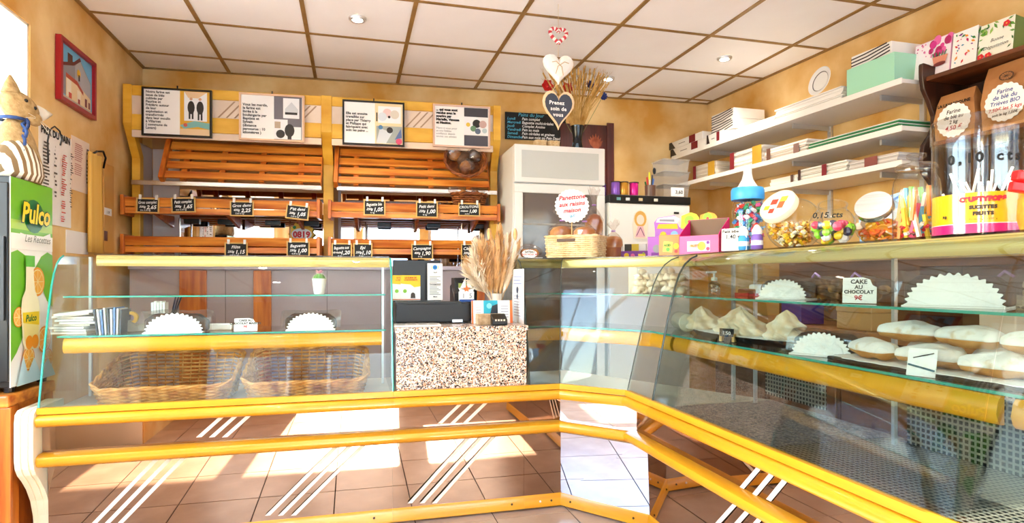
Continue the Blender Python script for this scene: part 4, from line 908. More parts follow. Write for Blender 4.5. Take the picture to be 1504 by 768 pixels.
for u, dd, lb in ((591, .428, 'yellow and white leaflet partly behind another on the rack'), (603, .42, 'yellow and white leaflet with a dark bottle standing in front')):
    leaflet(lb, u, dd, .105, .135, [(YB, 'r', (-.0525, .1, .0525, .135)), (YB, 'p', ((-.0525, .1), (.0525, .1), (.0525, .075), (.02, .07), (0, .085), (-.0525, .09))), (GRN, 'd', (-.03, .05, .01)), (M('#4a4038'), 'p', ((0, .012), (.026, .012), (.024, .035), (.016, .042), (.008, .042), (.002, .035))), (M('#d9622c'), 'r', (-.0525, .003, .0525, .007))], [('LE GUIDE DE', .118, .011, RINK), ('LA BIODIVERSITÉ', .106, .0095, RINK)])
leaflet('tall white notice with a blue and yellow round emblem', 639, .41, .082, .2, [(YB, 'd', (0, .178, .02, .75)), (PAPERW, 'd', (0, .178, .0165, .95)), (M('#2a86c8'), 'd', (0, .178, .013)), (M('#1b5fa0'), 'd', (0, .178, .006))]+[(M('#8a8a8a'), 'r', (-.03, .03+i*.008, .03-.01*(i % 3), .033+i*.008)) for i in range(13)], [('Tarif', .147, .01, INK), ('Accompagnement', .085, .0085, INK), ('Merci', .016, .009, INK)])
q = dk_(682, .43); t = thing('cash_register', 'dark grey till with a green display on its tilted head', 'cash register', (q.x+.005, q.y, ZD))
MB().prism([(-.02, 0), (.13, 0), (.13, .19), (.1, .2), (-.02, .1)], -.065, .065, 'x').build('body', M('#2a2a2c', .5), t, bevel=.006); MB().prism([(-.02, .1), (.1, .2), (.1, .235), (-.005, .235), (-.03, .15)], -.062, .062, 'x').build('head', M('#232325', .4), t, bevel=.004)
MB().box((-.042, -.034, .175), (.035, -.02, .205)).build('display', mat('lcd', '#9aa85e', .3), t)
q = dk_(685, .34); t = thing('boat_calendar', 'little white sailing boat perpetual calendar with orange starfish', 'calendar', (q.x, q.y, ZB if False else ZD+.1065)); T = rotm((0, 0, 0), 0, R90)
MB().box((-.04, -.015, 0), (.04, .015, .055)).build('block_holder', WHITE, t, bevel=.003); MB().box((-.042, -.018, .0), (.042, -.015, .012)).build('blue_base', M('#1f4f9c'), t)
for s, x in (('1', -.019), ('5', .019)): d = MB().box((x-.016, -.021, .014), (x+.016, -.0155, .05)).build('date_cube', WHITE, t); txt(d, s, T2(rotm((x, -.0212, .02), 0, R90), 0, 0, .0005), .034, M('#3a4a66'))
for p in ([(-.005, .06), (-.005, .13), (-.035, .07)], [(.003, .062), (.003, .12), (.034, .072)], [(-.045, .075), (-.035, .055), (.035, .055), (.047, .078), (0, .066)]): MB().loft([(a, -.006, b) for a, b in p], [(a, .0, b) for a, b in p]).build('sail', WHITE, t)
MB().loft([((.022 if i % 2 == 0 else .009)*math.sin(i*math.pi/5), -.01, .068+(.022 if i % 2 == 0 else .009)*math.cos(i*math.pi/5)) for i in range(10)], [((.022 if i % 2 == 0 else .009)*math.sin(i*math.pi/5), -.006, .068+(.022 if i % 2 == 0 else .009)*math.cos(i*math.pi/5)) for i in range(10)]).build('starfish', M('#e0702c'), t)
q = dk_(723, .16); t = thing('folded_brochure', 'open white brochure with teal and dark photo standing upright', 'brochure', (q.x, q.y, ZD)); w, h = .215, .118; T = rotm((0, 0, 0), 0, math.radians(84))
MB().box((-w/2, 0, 0), (w/2, h, .004), 0, T).build('sheet', PAPERW, t); prints(t, T @ Matrix.Translation((0, 0, .004)), [(M('#1ea0b8'), 'r', (-.045, .02, .03, h)), (M('#12202c'), 'p', ((-.045, .02), (-.01, .05), (.0, .09), (.03, .1), (.03, .02))), (M('#7fd0d8'), 'd', (-.015, .09, .014)), (M('#c93f52'), 'd', (-.025, .035, .008)), (M('#e06a28'), 'r', (w/2-.014, 0, w/2, h)), (M('#e06a28'), 'r', (-w/2, 0, -w/2+.008, h))]+[(M('#9a9aa0'), 'r', (.045, .03+i*.014, .085, .034+i*.014)) for i in range(5)]+[(M('#9a9aa0'), 'r', (-.085, .04+i*.014, -.06, .044+i*.014)) for i in range(4)])
q = dk_(719, .1); t = thing('woven_box', 'small woven straw box beside the card reader', 'box', (q.x, q.y, ZD)); m = MB()
for k in range(7):
    for s in range(12): m.box((-.066+s*.011, -.031, .002+k*.0075), (-.057+s*.011, .031, .008+k*.0075)) if (s+k) % 2 else m.box((-.066+s*.011, -.029, .002+k*.0075), (-.055+s*.011, .029, .008+k*.0075))
m.build('weave', mat('straw', '#a88862', .8, col2='#cfb592', scale=30), t)['kind'] = 'stuff'; MB().box((-.062, -.026, 0), (.062, .026, .05)).build('core', M('#9d7d58'), t)
q = dk_(733, .045); t = thing('card_reader', 'small black payment terminal lying at the desk edge', 'card reader', (q.x, q.y+.01, ZD))
MB().prism([(-.035, 0), (.04, 0), (.04, .05), (.02, .056), (-.035, .03)], -.038, .038, 'x').build('body', BLACK, t, bevel=.005)
for i in range(4): MB().box((-.026+i*.014, -.038, .022), (-.018+i*.014, -.034, .03)).build('key', M('#c9c4b8'), t)
# notice stuck inside the corner case end glass
a, b = P(753, 393, x=XC0-.003), P(770, 478, x=XC0-.003); t = thing('window_notice', 'white notice sheet stuck on the end glass of the corner case', 'notice', (XC0-.004, b.y, b.z)); T = frame((0, a.y-b.y, 0), (0, -1, 0), EZ); w, h = a.y-b.y, a.z-b.z-.01
MB().box((0, 0, .0005), (w, h, .002), 0, T).build('sheet', PAPERW, t); prints(t, T @ Matrix.Translation((0, 0, .002)), [(M('#7a86b8'), 'r', (w*.15, h*(.85-.06*i), w*(.85-.1*(i % 2)), h*(.865-.06*i))) for i in range(3)]+[(M('#b09aa0'), 'r', (w*.2, h*(.5-.05*i), w*.8, h*(.512-.05*i))) for i in range(8)]+[(M('#4a4c60'), 'd', (w*.5, h*.62, w*.08)), (M('#4a4c60'), 'd', (w*.5, h*.5, w*.06))])
# vase of pampas plumes
q = dk_(729, .3); t = thing('pampas_vase', 'vase of fluffy beige pampas plumes on the cash desk', 'dried flowers', (q.x, q.y, ZD))
MB().lathe([(.03, 0), (.036, .02), (.034, .08), (.026, .12), (.03, .15), (.026, .15), (.022, .12), (.001, .11)], 18).build('vase', M('#cfc4b4', .3), t, smooth=True)
PLM = mat('pampas_plume', '#c9965a', .9, col2='#ecc793', scale=14); PLW = mat('pale_plume', '#e2c8a2', .9, col2='#f8ecd8', scale=14); rd = random.Random(11)
def plume(base_, tip, r, mm, n=420, name='plume', hang=0):
    m = MB(); base_ = V(base_); tip = V(tip); ax_ = (tip-base_); L = ax_.length; d = ax_.normalized(); e1 = d.orthogonal().normalized(); e2 = d.cross(e1)
    m.tube([base_-d*.1, tip], .0015, 4)
    for i in range(n):
        f = rd.random(); a = rd.random()*6.283; rr = r*math.sin(math.pi*min(1, f*.92+.06))**.6*rd.uniform(.4, 1); c = base_+ax_*f
        o_ = (e1*math.cos(a)+e2*math.sin(a)); p1 = c+o_*rr*.6+d*.02; p2 = c+o_*rr+d*(.035+.02*rd.random())+V((0, 0, -hang*rr)); s = o_.cross(d)*.0022
        m.add([c-s, c+s, p1+s, p2, p1-s], [(0, 1, 2, 3, 4)])
    o = m.build(name, mm, t); o['kind'] = 'stuff'; return o
for (dx, dy, z, r, mm, dz) in ((-.03, 0, .47, .034, PLM, .2), (.03, .01, .49, .03, PLM, .2), (-.13, .0, .38, .07, PLW, .2), (-.1, .05, .44, .07, PLW, .2), (-.16, -.01, .3, .065, PLW, .2), (.02, .05, .46, .06, PLW, .2), (-.15, .03, .34, .05, PLM, .2), (.125, .01, .43, .03, PLM, .2), (-.09, -.02, .42, .05, PLM, .2), (-.075, .0, .45, .05, PLM, .23), (-.11, .02, .4, .06, PLW, .24), (.0, -.02, .5, .022, PLM, .18), (.055, .0, .46, .03, PLW, .2), (.08, .02, .47, .024, PLM, .2), (-.055, .04, .43, .055, PLW, .22), (.1, -.01, .4, .03, PLW, .2), (-.015, .03, .44, .04, PLW, .2), (-.005, -.03, .35, .026, PLM, .17), (.045, -.02, .38, .026, PLM, .18)):
    plume((dx*.35, dy*.5, .15), (dx, dy, z-.02), r, mm, n=380)
for dx, z in ((.02, .5), (-.04, .47), (.105, .47)):
    MB().ball((dx, .0, z), (.012, .012, .032), n=10, m=8, jit=.08).build('bunny_tail', PLM, t, smooth='all'); MB().tube([(dx*.2, 0, .15), (dx, 0, z-.02)], .0015, 4).build('stem', PLM, t)
# ------------------------------------------------------------------ back right corner: door, fridges, menu board
a, b = PB(822, 178, .0), PB(899, 180, .0)
d1 = bpy.data.objects.new('door_1', None); COL.objects.link(d1); struct(d1); d1.location = (a.x, a.y, 0); d1.rotation_euler = (0, 0, PHI); w = (b-a).length; w = V((b.x-a.x, b.y-a.y)).length
MB().box((0, -.03, 0), (w, -.002, 2.44)).build('door_leaf', mat('dark_red_door', '#3a100c', .4, col2='#5a2018', scale=3, stretch=(6, 6, .6)), d1); MB().box((w-.06, -.045, 0), (w, -.03, 2.46)).build('door_frame', mat('dark_red_door', '#3a100c'), d1, bevel=.003)
FX0, FX1, FY0, FY1, FZ = 1.066, 1.73, 3.95, 4.47, 2.1
fr = thing('upright_fridge', 'tall white upright fridge with glass door and grey top panel', 'fridge', ((FX0+FX1)/2, (FY0+FY1)/2, 0)); FW = M('#eceae6', .3); w = FX1-FX0
MB().box((FX0, FY0+.04, .04), (FX1, FY1, FZ)).build('cabinet', FW, fr, world=True, bevel=.01)
MB().box((FX0, FY0, 1.84), (FX1, FY0+.04, FZ)).build('header', FW, fr, world=True, bevel=.006); MB().box((FX0+.05, FY0-.004, 1.875), (FX1-.05, FY0, 2.06)).build('header_panel', mat('grey_header', '#c9ccc8', .3), fr, world=True)
m = MB()
for p, q in (((FX0, 1.77), (FX1, 1.83)), ((FX0, .1), (FX1, .2)), ((FX0, .2), (FX0+.06, 1.77)), ((FX1-.06, .2), (FX1, 1.77))): m.box((p[0], FY0, p[1]), (q[0], FY0+.035, q[1]))
dr = m.build('door', FW, fr, world=True, bevel=.004); MB().box((FX0+.06, FY0+.012, .2), (FX1-.06, FY0+.018, 1.77)).build('door_glass', M('#6b6462', .06), dr, world=True)
for z in (1.55, 1.3, 1.05): MB().box((FX0+.062, FY0+.006, z), (FX1-.062, FY0+.012, z+.012)).build('shelf_line', M('#a9a5a0'), fr, world=True)
MB().box((FX0+.015, FY0-.02, .9), (FX0+.035, FY0, 1.2)).build('handle', ALU, dr, world=True)
MB().box((FX0+.02, FY0+.06, 0), (FX1-.02, FY1-.02, .04)).build('plinth', BLACK, fr, world=True)
# chalk menu
a, b = PB(742, 164, .02), PB(831, 208, .02); t = thing('chalk_menu', 'black chalk menu board listing the breads of each day', 'menu board', (a.x, a.y, b.z), PHI); w = V((b.x-a.x, b.y-a.y)).length; h = a.z-b.z
MB().box((0, 0, 0), (w, .012, h)).build('board', SLATE, t); T = Matrix(((1, 0, 0, 0), (0, 0, -1, 0), (0, 1, 0, 0), (0, 0, 0, 1))); CB = M('#5fc0e0', .9)
txt(t, 'Pains du Jour', T2(T, w*.42, h*.86), .04, CB, shear=.2)
for i, (d_, p_) in enumerate((('Lundi', 'Pain complet'), ('Mercredi', 'Baguette multicéréales'), ('Jeudi', 'Complet Avoine'), ('Vendredi', 'Pain au maïs'), ('Samedi', 'Pain céréales et graines'), ('Dimanche', 'Pain aux noix ou Pain Daudé'))):
    txt(t, d_, T2(T, w*.03, h*(.72-.135*i)), .03, CB, 'LEFT', shear=.2, bold=.0004); txt(t, p_, T2(T, w*.27, h*(.72-.135*i)), .031, CHALK, 'LEFT', shear=.2, bold=.0005, width=.92)
# on top of the fridge
for u, lb in ((793, 'small pale wicker box on the fridge beneath the chalk menu board'), (812, 'small pale wicker box on the fridge beside the dark vase')):
    q = P(u, 205, y=FY0+.045); t = thing('wicker_box', lb, 'box', (q.x, q.y, FZ), 0, 'wicker boxes on the fridge'); basket(t, .078, .07, .034, .034, WICKL, rows=4, st=16, taper=.95, rad=.008, sr=.003, rim=.004, amp=.002)
q = P(848, 205, y=FY0+.07); q.z = FZ; t = thing('wheat_vase', 'black patterned vase with dried wheat, poppies and cornflowers', 'dried flowers', (q.x, q.y, FZ))
MB().lathe([(.04, 0), (.042, .01), (.034, .05), (.034, .09), (.046, .145), (.05, .165), (.044, .165), (.03, .09), (.001, .08)], 20).build('vase', mat('vase_black', '#10141c', .2, col2='#5c7a92', scale=26, kind='voronoi', pos=(.75, .8)), t, smooth=True)
WH = mat('wheat_straw', '#b98a3c', .8, col2='#dcb56a', scale=20); rd = random.Random(5); m = MB()
for k in range(130):
    a = rd.uniform(-.95, .95); a2 = rd.uniform(-.35, .35); L = rd.uniform(.3, .47); d = V((math.sin(a*.55), math.sin(a2*.5), 1)).normalized(); b0 = V((rd.uniform(-.02, .02), rd.uniform(-.02, .02), .1)); tip = b0+d*L+V((math.sin(a)*.04, 0, -.012*abs(a)))
    m.tube([b0, b0+d*L*.6, tip], .0022, 3); hd_ = (tip-b0).normalized()
    for j in range(5):
        c = tip+hd_*.009*j; m.ball(c, (.006, .006, .008), n=5, m=3)
    for j in range(3): m.tube([tip+hd_*.03, tip+hd_*.075+V((rd.uniform(-.02, .02), rd.uniform(-.01, .01), 0))], .0006, 3)
m.build('wheat', WH, t)['kind'] = 'stuff'
def bloom(nm, p, r, mm, pet=8):
    m = MB(); p = V(p)
    for k in range(pet):
        a = 6.283*k/pet; e = V((math.cos(a), -.5, math.sin(a))).normalized(); s = e.cross(V((0, -1, 0))).normalized()*r*.42; m.add([p, p+e*r*.6+s, p+e*r+V((0, -.004, 0)), p+e*r*.6-s], [(0, 1, 2, 3)])
    m.ball(p+V((0, -.006, 0)), r*.3, n=6, m=4); m.build(nm, mm, t); MB().tube([(p.x*.2, p.y*.2, .12), p], .0015, 4).build('stem', M('#6b7a3a'), t)
for u, v in ((866, 125), (885, 142)): q2 = P(u, v, y=FY0+.12)-q; bloom('cornflower', (q2.x, q2.y, q2.z+0), .036, M('#22347e'), 10)
for u, v in ((803, 127), (832, 131)): q2 = P(u, v, y=FY0+.1)-q; bloom('poppy', (q2.x, q2.y, q2.z), .052, M('#c81c1c'), 6)
for u, v in ((858, 106), (850, 112), (871, 108), (877, 99)): q2 = P(u, v, y=FY0+.14)-q; bloom('daisy', (q2.x, q2.y, q2.z), .03, M('#e9e4da'), 9)
q = P(876, 212, y=FY0+.05); t = thing('wooden_leaf_bunch', 'fan of reddish brown dried leaves standing on the fridge', 'dried leaves', (q.x, q.y, FZ))
for k in range(7):
    a = (k-3)*.22; L = .12-.008*abs(k-3); T = rotm((0, .004*k, .0), 0, 0, a); MB().loft([T @ V(p) for p in ((-.004, 0, 0), (-.014, 0, L*.6), (0, 0, L), (.014, 0, L*.6), (.004, 0, 0))], [T @ V(p) for p in ((-.004, .003, 0), (-.014, .003, L*.6), (0, .003, L), (.014, .003, L*.6), (.004, .003, 0))]).build('leaf', mat('red_leaf', '#7c3418', .6, col2='#b0603a', scale=20), t)
# hanging hearts on one string of hooks
hy = 3.1
def hz(v): return P(820, v, y=hy).z
hx = P(820, 100, y=hy).x
def heartobj(nm, lb, v0, v1, wpx, outer, inner=None, th=.012):
    z0, z1 = hz(v1), hz(v0); w = wpx*hy/(CS-.077*SN)/F; h = z1-z0
    t = thing(nm, lb, 'hanging heart', (hx, hy, z0), 0, 'hearts hanging from the ceiling'); zc = h*.5; p = heart2d(w, h)
    return t, p, w, h
t, p, w, h = heartobj('striped_heart', 'small open heart wound in red and white ribbon under the ceiling', 40, 67, 31, None)
m = MB(); pts = [(a*.82, 0, b*.82+h*.5) for a, b in heart2d(w, h, 56)]
for i in range(56):
    j = (i+1) % 56; m.tube([pts[i], pts[j]], .0105, 8, i % 4 // 2)
m.build('ribbon_heart', [M('#c9303c'), M('#f3ece4')], t, smooth='all'); MB().tube([(0, 0, h*.78), (0, 0, ZC-.003-t.location.z)], .0012, 4).build('string', M('#cdb58a'), t)
t, p, w, h = heartobj('white_heart', 'plain white padded heart tied with a string bow', 80, 125, 48, None); zw = t.location.z
m = MB(); n = len(p); q0 = [(a, 0, b+h*.5) for a, b in p]
for sgn in (-1, 1):
    rings_ = [[V((a*k, sgn*dy, (b-.0)*k+h*.5)) for a, b in p] for k, dy in ((1, .0), (.93, .012), (.7, .02), (.35, .024), (.02, .025))]
    for r0, r1 in zip(rings_, rings_[1:]): m.strip(r0+[r0[0]], r1+[r1[0]])
m.build('padded_heart', mat('white_felt', '#eeeae2', .9, bump=.2, bscale=80), t, smooth='all')
m = MB()
for dx, dz in ((-.045, .012), (.05, .012), (-.025, -.05), (.018, -.055)): m.tube([(0, -.028, h*.6), (dx*.5, -.034, h*.6+dz*.4+.012), (dx, -.03, h*.6+dz)], .0022, 5)
m.build('bow', M('#cdb58a'), t); MB().tube([(0, 0, h*.8), (0, 0, hz(67)-zw)], .0012, 4).build('string', M('#cdb58a'), t)
t, p, w, h = heartobj('chalk_heart', 'heart shaped slate with pale wooden rim reading Prenez soin de vous', 134, 191, 49, None); zk = t.location.z
p2 = heart2d(w*.86, h*.86); MB().loft([(a, -.006, b+h*.5) for a, b in p], [(a, .006, b+h*.5) for a, b in p]).build('rim', M('#e3c79c'), t); MB().loft([(a, -.0085, b+h*.5) for a, b in p2], [(a, -.0062, b+h*.5) for a, b in p2]).build('slate', M('#3e4350', .8), t)
T = Matrix(((1, 0, 0, 0), (0, 0, -1, -.0085), (0, 1, 0, h*.5), (0, 0, 0, 1)))
for s, x, y in (('Prenez', -.012, .03), ('soin de', -.002, -.002), ('vous', -.004, -.034)): txt(t, s, T2(T, x, y), .029, CHALK, bold=.0008, spacing=1.08)
m = MB(); m.tube([(-w*.22, 0, h*.94), (0, 0, zw-zk+.02)], .0018, 5); m.tube([(w*.22, 0, h*.94), (0, 0, zw-zk+.02)], .0018, 5); m.build('string', M('#d8c49c'), t)
# small white fridge with black top
GX0, GX1, GY0, GY1, GZ = 1.752, 2.385, 3.92, 4.45, 1.775
t = thing('small_fridge', 'white fridge with black top edge carrying ribbon spools', 'fridge', ((GX0+GX1)/2, 4.18, 0))
MB().box((GX0, GY0+.03, 0), (GX1, GY1, GZ-.055)).build('cabinet', FW, t, world=True); MB().box((GX0, GY0, .05), (GX1, GY0+.028, GZ-.06)).build('door', FW, t, world=True, bevel=.006); MB().box((GX0-.004, GY0-.006, GZ-.055), (GX1+.004, GY1, GZ)).build('black_top', BLACK, t, world=True, bevel=.004)
MB().box((GX1-.13, GY0-.004, GZ-.125), (GX1-.09, GY0, GZ-.11)).build('badge', BLACK, t, world=True)
for i, (x, c) in enumerate(((.05, '#6fa0a8'), (.12, '#d9d9d9'), (.22, '#c9b48a'), (.34, '#e5e0d0'))): MB().box((GX0+x, GY0-.01, GZ-.04), (GX0+x+.03, GY0-.006, GZ-.02)).build('sticker', M(c), t, world=True)
q = P(940, 330, y=GY0); t = thing('portrait_drawing', 'cut out drawing of a fair haired figure stuck on the white fridge', 'drawing', (q.x, GY0-.003, q.z-.12)); T = Matrix(((1, 0, 0, 0), (0, 0, -1, 0), (0, 1, 0, .12), (0, 0, 0, 1)))
MB().prism([(-.05, -.1), (.05, -.1), (.06, .0), (.045, .08), (0, .11), (-.045, .08), (-.06, 0)], -.0025, .0, 'y', T=Matrix.Translation((0, 0, .12))).build('sheet', M('#f0e2cc'), t); prints(t, T @ Matrix.Translation((0, 0, .0028)), [(M('#d9a650'), 'd', (0, .04, .048, 1.2)), (M('#f3dcc8'), 'd', (0, .035, .03, 1.2)), (M('#e6b8c0'), 'p', ((-.04, -.09), (.04, -.09), (.02, -.01), (-.02, -.01))), (M('#7c4a6a'), 'l', ((-.03, -.08), (0, -.02), .006)), (M('#7c4a6a'), 'l', ((.03, -.08), (0, -.02), .006))])
for u, c, lb in ((901, '#8c5cc0', 'purple ribbon spool on the black fridge top'), (913, '#c78d2a', 'gold ribbon spool on the black fridge top'), (928, '#d61a8c', 'magenta ribbon spool on the black fridge top'), (887, '#5d2e84', 'dark violet ribbon spool beside the tall fridge')):
    q = P(u+3, 284, y=GY0+.1); t = thing('ribbon_spool', lb, 'ribbon', (max(q.x, GX0+.04), q.y+(.13 if u == 887 else 0), GZ), 0, 'ribbon spools on the fridge')
    MB().lathe([(.03, .006), (.032, .01), (.032, .098), (.03, .102)], 20).build('ribbon', mat('ribbon'+c, c, .25, .3), t, smooth=True); MB().lathe([(.012, 0), (.036, 0), (.036, .006), (.012, .006)], 20).build('flange', BLACK, t); MB().lathe([(.012, .102), (.036, .102), (.036, .108), (.012, .108)], 20).build('flange', M('#3a2a2a'), t)
q = P(955, 286, y=GY0+.1); t = thing('pen_pot', 'pot of coloured pens, scissors and a yellow marker', 'pen pot', (q.x, q.y, GZ))
MB().lathe([(.036, 0), (.04, .09), (.037, .09), (.034, .006), (.001, .006)], 16).build('pot', M('#6a4a3a', .3), t, smooth=True)
for i, (dx, dy, L, c) in enumerate(((-.02, .0, .15, '#c9302c'), (.0, .01, .19, '#d9d22a'), (.015, -.01, .14, '#2a5aa8'), (.02, .012, .17, '#222226'), (-.01, -.015, .13, '#d8d8d8'), (-.025, .012, .12, '#2f8a4a'))): MB().tube([(dx*.5, dy*.5, .01), (dx*1.3, dy*1.3, L)], .006, 6).build('pen', M(c), t)
MB().ball((.034, 0, .2), (.014, .006, .026), n=10, m=7).build('scissor_handle', BLACK, t, smooth='all')
for i, (z, h_, lb) in enumerate(((0, .09, 'clear plastic tub with a 3,60 label at the bottom of its stack'), (.1, .085, 'clear plastic tub in the middle of its stack'), (.195, .08, 'clear plastic tub on top of its stack on the fridge'))):
    q = P(985, 286, y=GY0+.13); t = thing('plastic_tub', lb, 'plastic box', (q.x, q.y, GZ+z), 0, 'stacked clear tubs on the fridge')
    A = [(-.095, -.075, 0), (.095, -.075, 0), (.095, .075, 0), (-.095, .075, 0)]; B = [(a*1.12, b*1.12, h_) for a, b, _ in A]; MB().loft(A, B).build('tub', glassmat('tub_plastic', '#ecebe8', .08, .1, .16), t); MB().box((-.112, -.09, h_), (.112, .09, h_+.009)).build('lid', glassmat('tub_plastic'), t, bevel=.003)
    if i == 0: MB().box((-.045, -.086, .01), (.06, -.083, .075)).build('label_card', PAPERW, t); txt(t, '3,60', T2(rotm((.02, -.0865, .03), 0, R90), 0, 0, .0005), .036, INK, bold=.001)
# brown counter along the right wall under the shelves
t = thing('back_counter', 'brown wooden work counter along the right wall behind the pastry case', 'counter', (2.7, 2.3, 0))
for y0 in (.9, 1.45, 2.0, 2.55, 3.1): MB().box((2.42, y0+.004, .08), (2.9, y0+.546, .88)).build('cabinet_unit', MWOOD, t, world=True); MB().box((2.405, y0+.02, .12), (2.419, y0+.53, .84)).build('door', MWOOD, t, world=True, bevel=.004)
MB().box((2.38, .88, .88), (2.92, 3.68, .92)).build('worktop', mat('brown_top', '#7d5230', .35, col2='#a9774a', scale=3, stretch=(6, .6, 6)), t, world=True, bevel=.004); MB().box((2.46, .92, 0), (2.9, 3.64, .08)).build('plinth', BLACK, t, world=True)
MB().prism([(rightx(.7, .02), .7), (rightx(.7, .004), .7), (rightx(3.7, .004), 3.7), (rightx(3.7, .02), 3.7)], .92, 1.29).build('splashback', MWOOD, t, world=True)
for z in (1.08, 1.24): MB().box((2.66, .9, z), (2.96, 2.35, z+.02)).build('shelf', MWOOD, t, world=True)
for y in (.9, 1.6, 2.33): MB().box((2.68, y, .92), (2.95, y+.018, 1.24)).build('upright', MWOOD, t, world=True)
# things on that counter, seen through the pastry case
for i, (y, w_, h_, c, nm, lb) in enumerate(((1.0, .16, .2, '#6a6a6c', 'grey_tin', 'grey square tin on the back counter'), (1.35, .2, .1, '#b3261f', 'red_box', 'red flat box on the back counter'), (1.8, .14, .16, '#d9cdb8', 'cream_canister', 'cream canister on the back counter'), (2.5, .22, .12, '#caa36a', 'cardboard_box', 'small cardboard box on the back counter'), (2.95, .16, .18, '#4a3a8a', 'purple_box', 'purple box on the back counter'))):
    o = thing(nm, lb, 'box', (2.53, y, .921)); MB().box((-.08, -w_/2, 0), (.08, w_/2, h_*.75)).build('box', M(c), o, bevel=.005); MB().box((-.083, -w_/2-.003, h_*.75), (.083, w_/2+.003, h_)).build('lid', M(c, .4), o, bevel=.005)
# ------------------------------------------------------------------ right wall: metal shelves
SH = M('#e6e0d8', .35); SZ = [(2.19, 2.43, 4.5), (1.95, 2.43, 4.48), (1.775, 2.43, 3.42)]
def RW(y, off): return (rightx(y, off), y)
for (z, y0, y1), lb in zip(SZ, ('long white top wall shelf loaded with white boxes', 'white middle wall shelf with boxes and green sheets', 'short white lower wall shelf with flat boxes')):
    t = thing('wall_shelf', lb, 'shelf', (*RW((y0+y1)/2, .1), z)); yb = min(y1, backy(2.6)-.02)
    MB().prism([RW(y0, .38), RW(y0, .012), RW(yb, .012), RW(yb, .38)], z-.02, z).build('board', SH, t, world=True); MB().prism([RW(y0, .385), RW(y0, .38), RW(yb, .38), RW(yb, .385)], z-.024, z+.006).build('front_lip', M('#f2eee8', .3), t, world=True)
    for y in (2.62, 3.25, 4.1):
        if y < yb: MB().prism([RW(y, .3), RW(y, .012), RW(y+.012, .012), RW(y+.012, .3)], z-.05, z-.02).build('bracket', ALU, t, world=True); MB().prism([RW(y-.008, .02), RW(y-.008, .004), RW(y+.02, .004), RW(y+.02, .02)], z-.2, z+.02).build('upright', ALU, t, world=True)
    for y in (2.75, 3.3): x_, _ = RW(y, .386); txt(t, ('N°2', 'N°5')[y > 3], T2(frame((x_, y+.05, z-.018), (.0535, -1, 0), EZ), 0, 0, .001), .018, INK, world=True)
def yat(u, off): d = ray(u, 300); return (2.979+.0535*4-off)/(d.x/d.y+.0535)
BXW = mat('white_carton', '#eee9e2', .5, col2='#f6f3ee', scale=3); BXR = M('#7c1622'); BXK = M('#2c2524')
def wbox(nm, lb, u0, u1, z0, z1, off=.36, back=.05, cat='box', front=BXW, deco=None, layers=1, grp=None, sidem=None):
    """a carton (or a stack of flat cartons) on a wall shelf; u0/u1 = photo columns of its front far / near corner"""
    ya, yb = yat(u1, off)+.002, yat(u0, off)-.002; xm = rightx((ya+yb)/2, (off+back)/2); t = thing(nm, lb, cat, (xm, (ya+yb)/2, z0+.0065), 0, grp); z0 += .0065; z1 += .0065
    n = layers; dz = (z1-z0)/n; rd = random.Random(int(u0))
    for i in range(n):
        j = rd.uniform(-.006, .006) if n > 1 else 0; jj = rd.uniform(0, .012) if n > 1 else 0
        MB().prism([(rightx(ya, off-jj), ya+j), (rightx(ya, back), ya+j), (rightx(yb, back), yb+j), (rightx(yb, off-jj), yb+j)], z0+i*dz, z0+(i+1)*dz-(.0012 if n > 1 else 0)).build('carton' if n > 1 else 'box', (front if not isinstance(front, list) else front[i % len(front)]), t, world=True, bevel=.0 if n > 1 else .002)
    T = frame((rightx(yb, off)-.0012, yb, z0), (.0535, -1, 0), EZ)      # front face, x runs toward the camera
    for d_ in (deco(yb-ya, z1-z0) if deco else ()): prints(t, T, [d_], name='printed_mark', world=True)
    return t, T, yb-ya, z1-z0
def d_red(w, h): return [(BXR, 'r', (w*.62, 0, w*.8, h)), (BXK, 'p', ((0, 0), (w*.2, 0), (w*.08, h), (0, h))), (M('#8a827c'), 'r', (w*.3, h*.4, w*.5, h*.5))]
def d_swirl(w, h): return [(BXK, 'l', ((w*q0, h*q1), (w*q2, h*q3), .007)) for q0, q1, q2, q3 in ((.0, .75, .35, .8), (.35, .8, .9, .98), (0, .5, .4, .55), (.4, .55, .95, .8), (0, .25, .45, .3), (.45, .3, .97, .6), (0, .05, .5, .08), (.5, .08, .97, .35))]
wbox('pastry_box', 'white pastry box with dark red corner at the bottom by the back wall', 985, 1036, 2.19, 2.255, deco=d_red, grp='cartons on the top wall shelf')
wbox('pastry_box', 'white pastry box with dark red corner on top by the back wall', 983, 1032, 2.257, 2.315, deco=d_red, grp='cartons on the top wall shelf')
wbox('pastry_box', 'low white pastry box with dark red corner before the swirl boxes', 1038, 1062, 2.19, 2.262, off=.37, back=.315, deco=d_red)
wbox('swirl_box', 'white box with black swirls, lower of two on the top shelf', 1045, 1078, 2.27, 2.345, off=.31, deco=d_swirl); wbox('swirl_box', 'white box with black swirls, upper of two on the top shelf', 1045, 1078, 2.347, 2.42, off=.31, deco=d_swirl)
wbox('box_riser', 'plain white carton carrying the two swirl boxes', 1046, 1077, 2.19, 2.263, off=.31, back=.05)
wbox('flat_carton_stack', 'long thick stack of flat white cartons on the top shelf', 1079, 1136, 2.19, 2.24, layers=6, cat='carton stack'); wbox('flat_carton_stack', 'higher stack of flat white cartons in front of the paper plate', 1137, 1236, 2.19, 2.272, layers=10, cat='carton stack')
t, T, w, h = wbox('mint_box', 'large plain mint green box on the top shelf', 1243, 1314, 2.19, 2.345, front=M('#a4dfc0', .5)); t, T, w, h = wbox('swirl_box', 'white box with black swirls lying on the mint box', 1250, 1310, 2.347, 2.42, off=.33, deco=d_swirl)
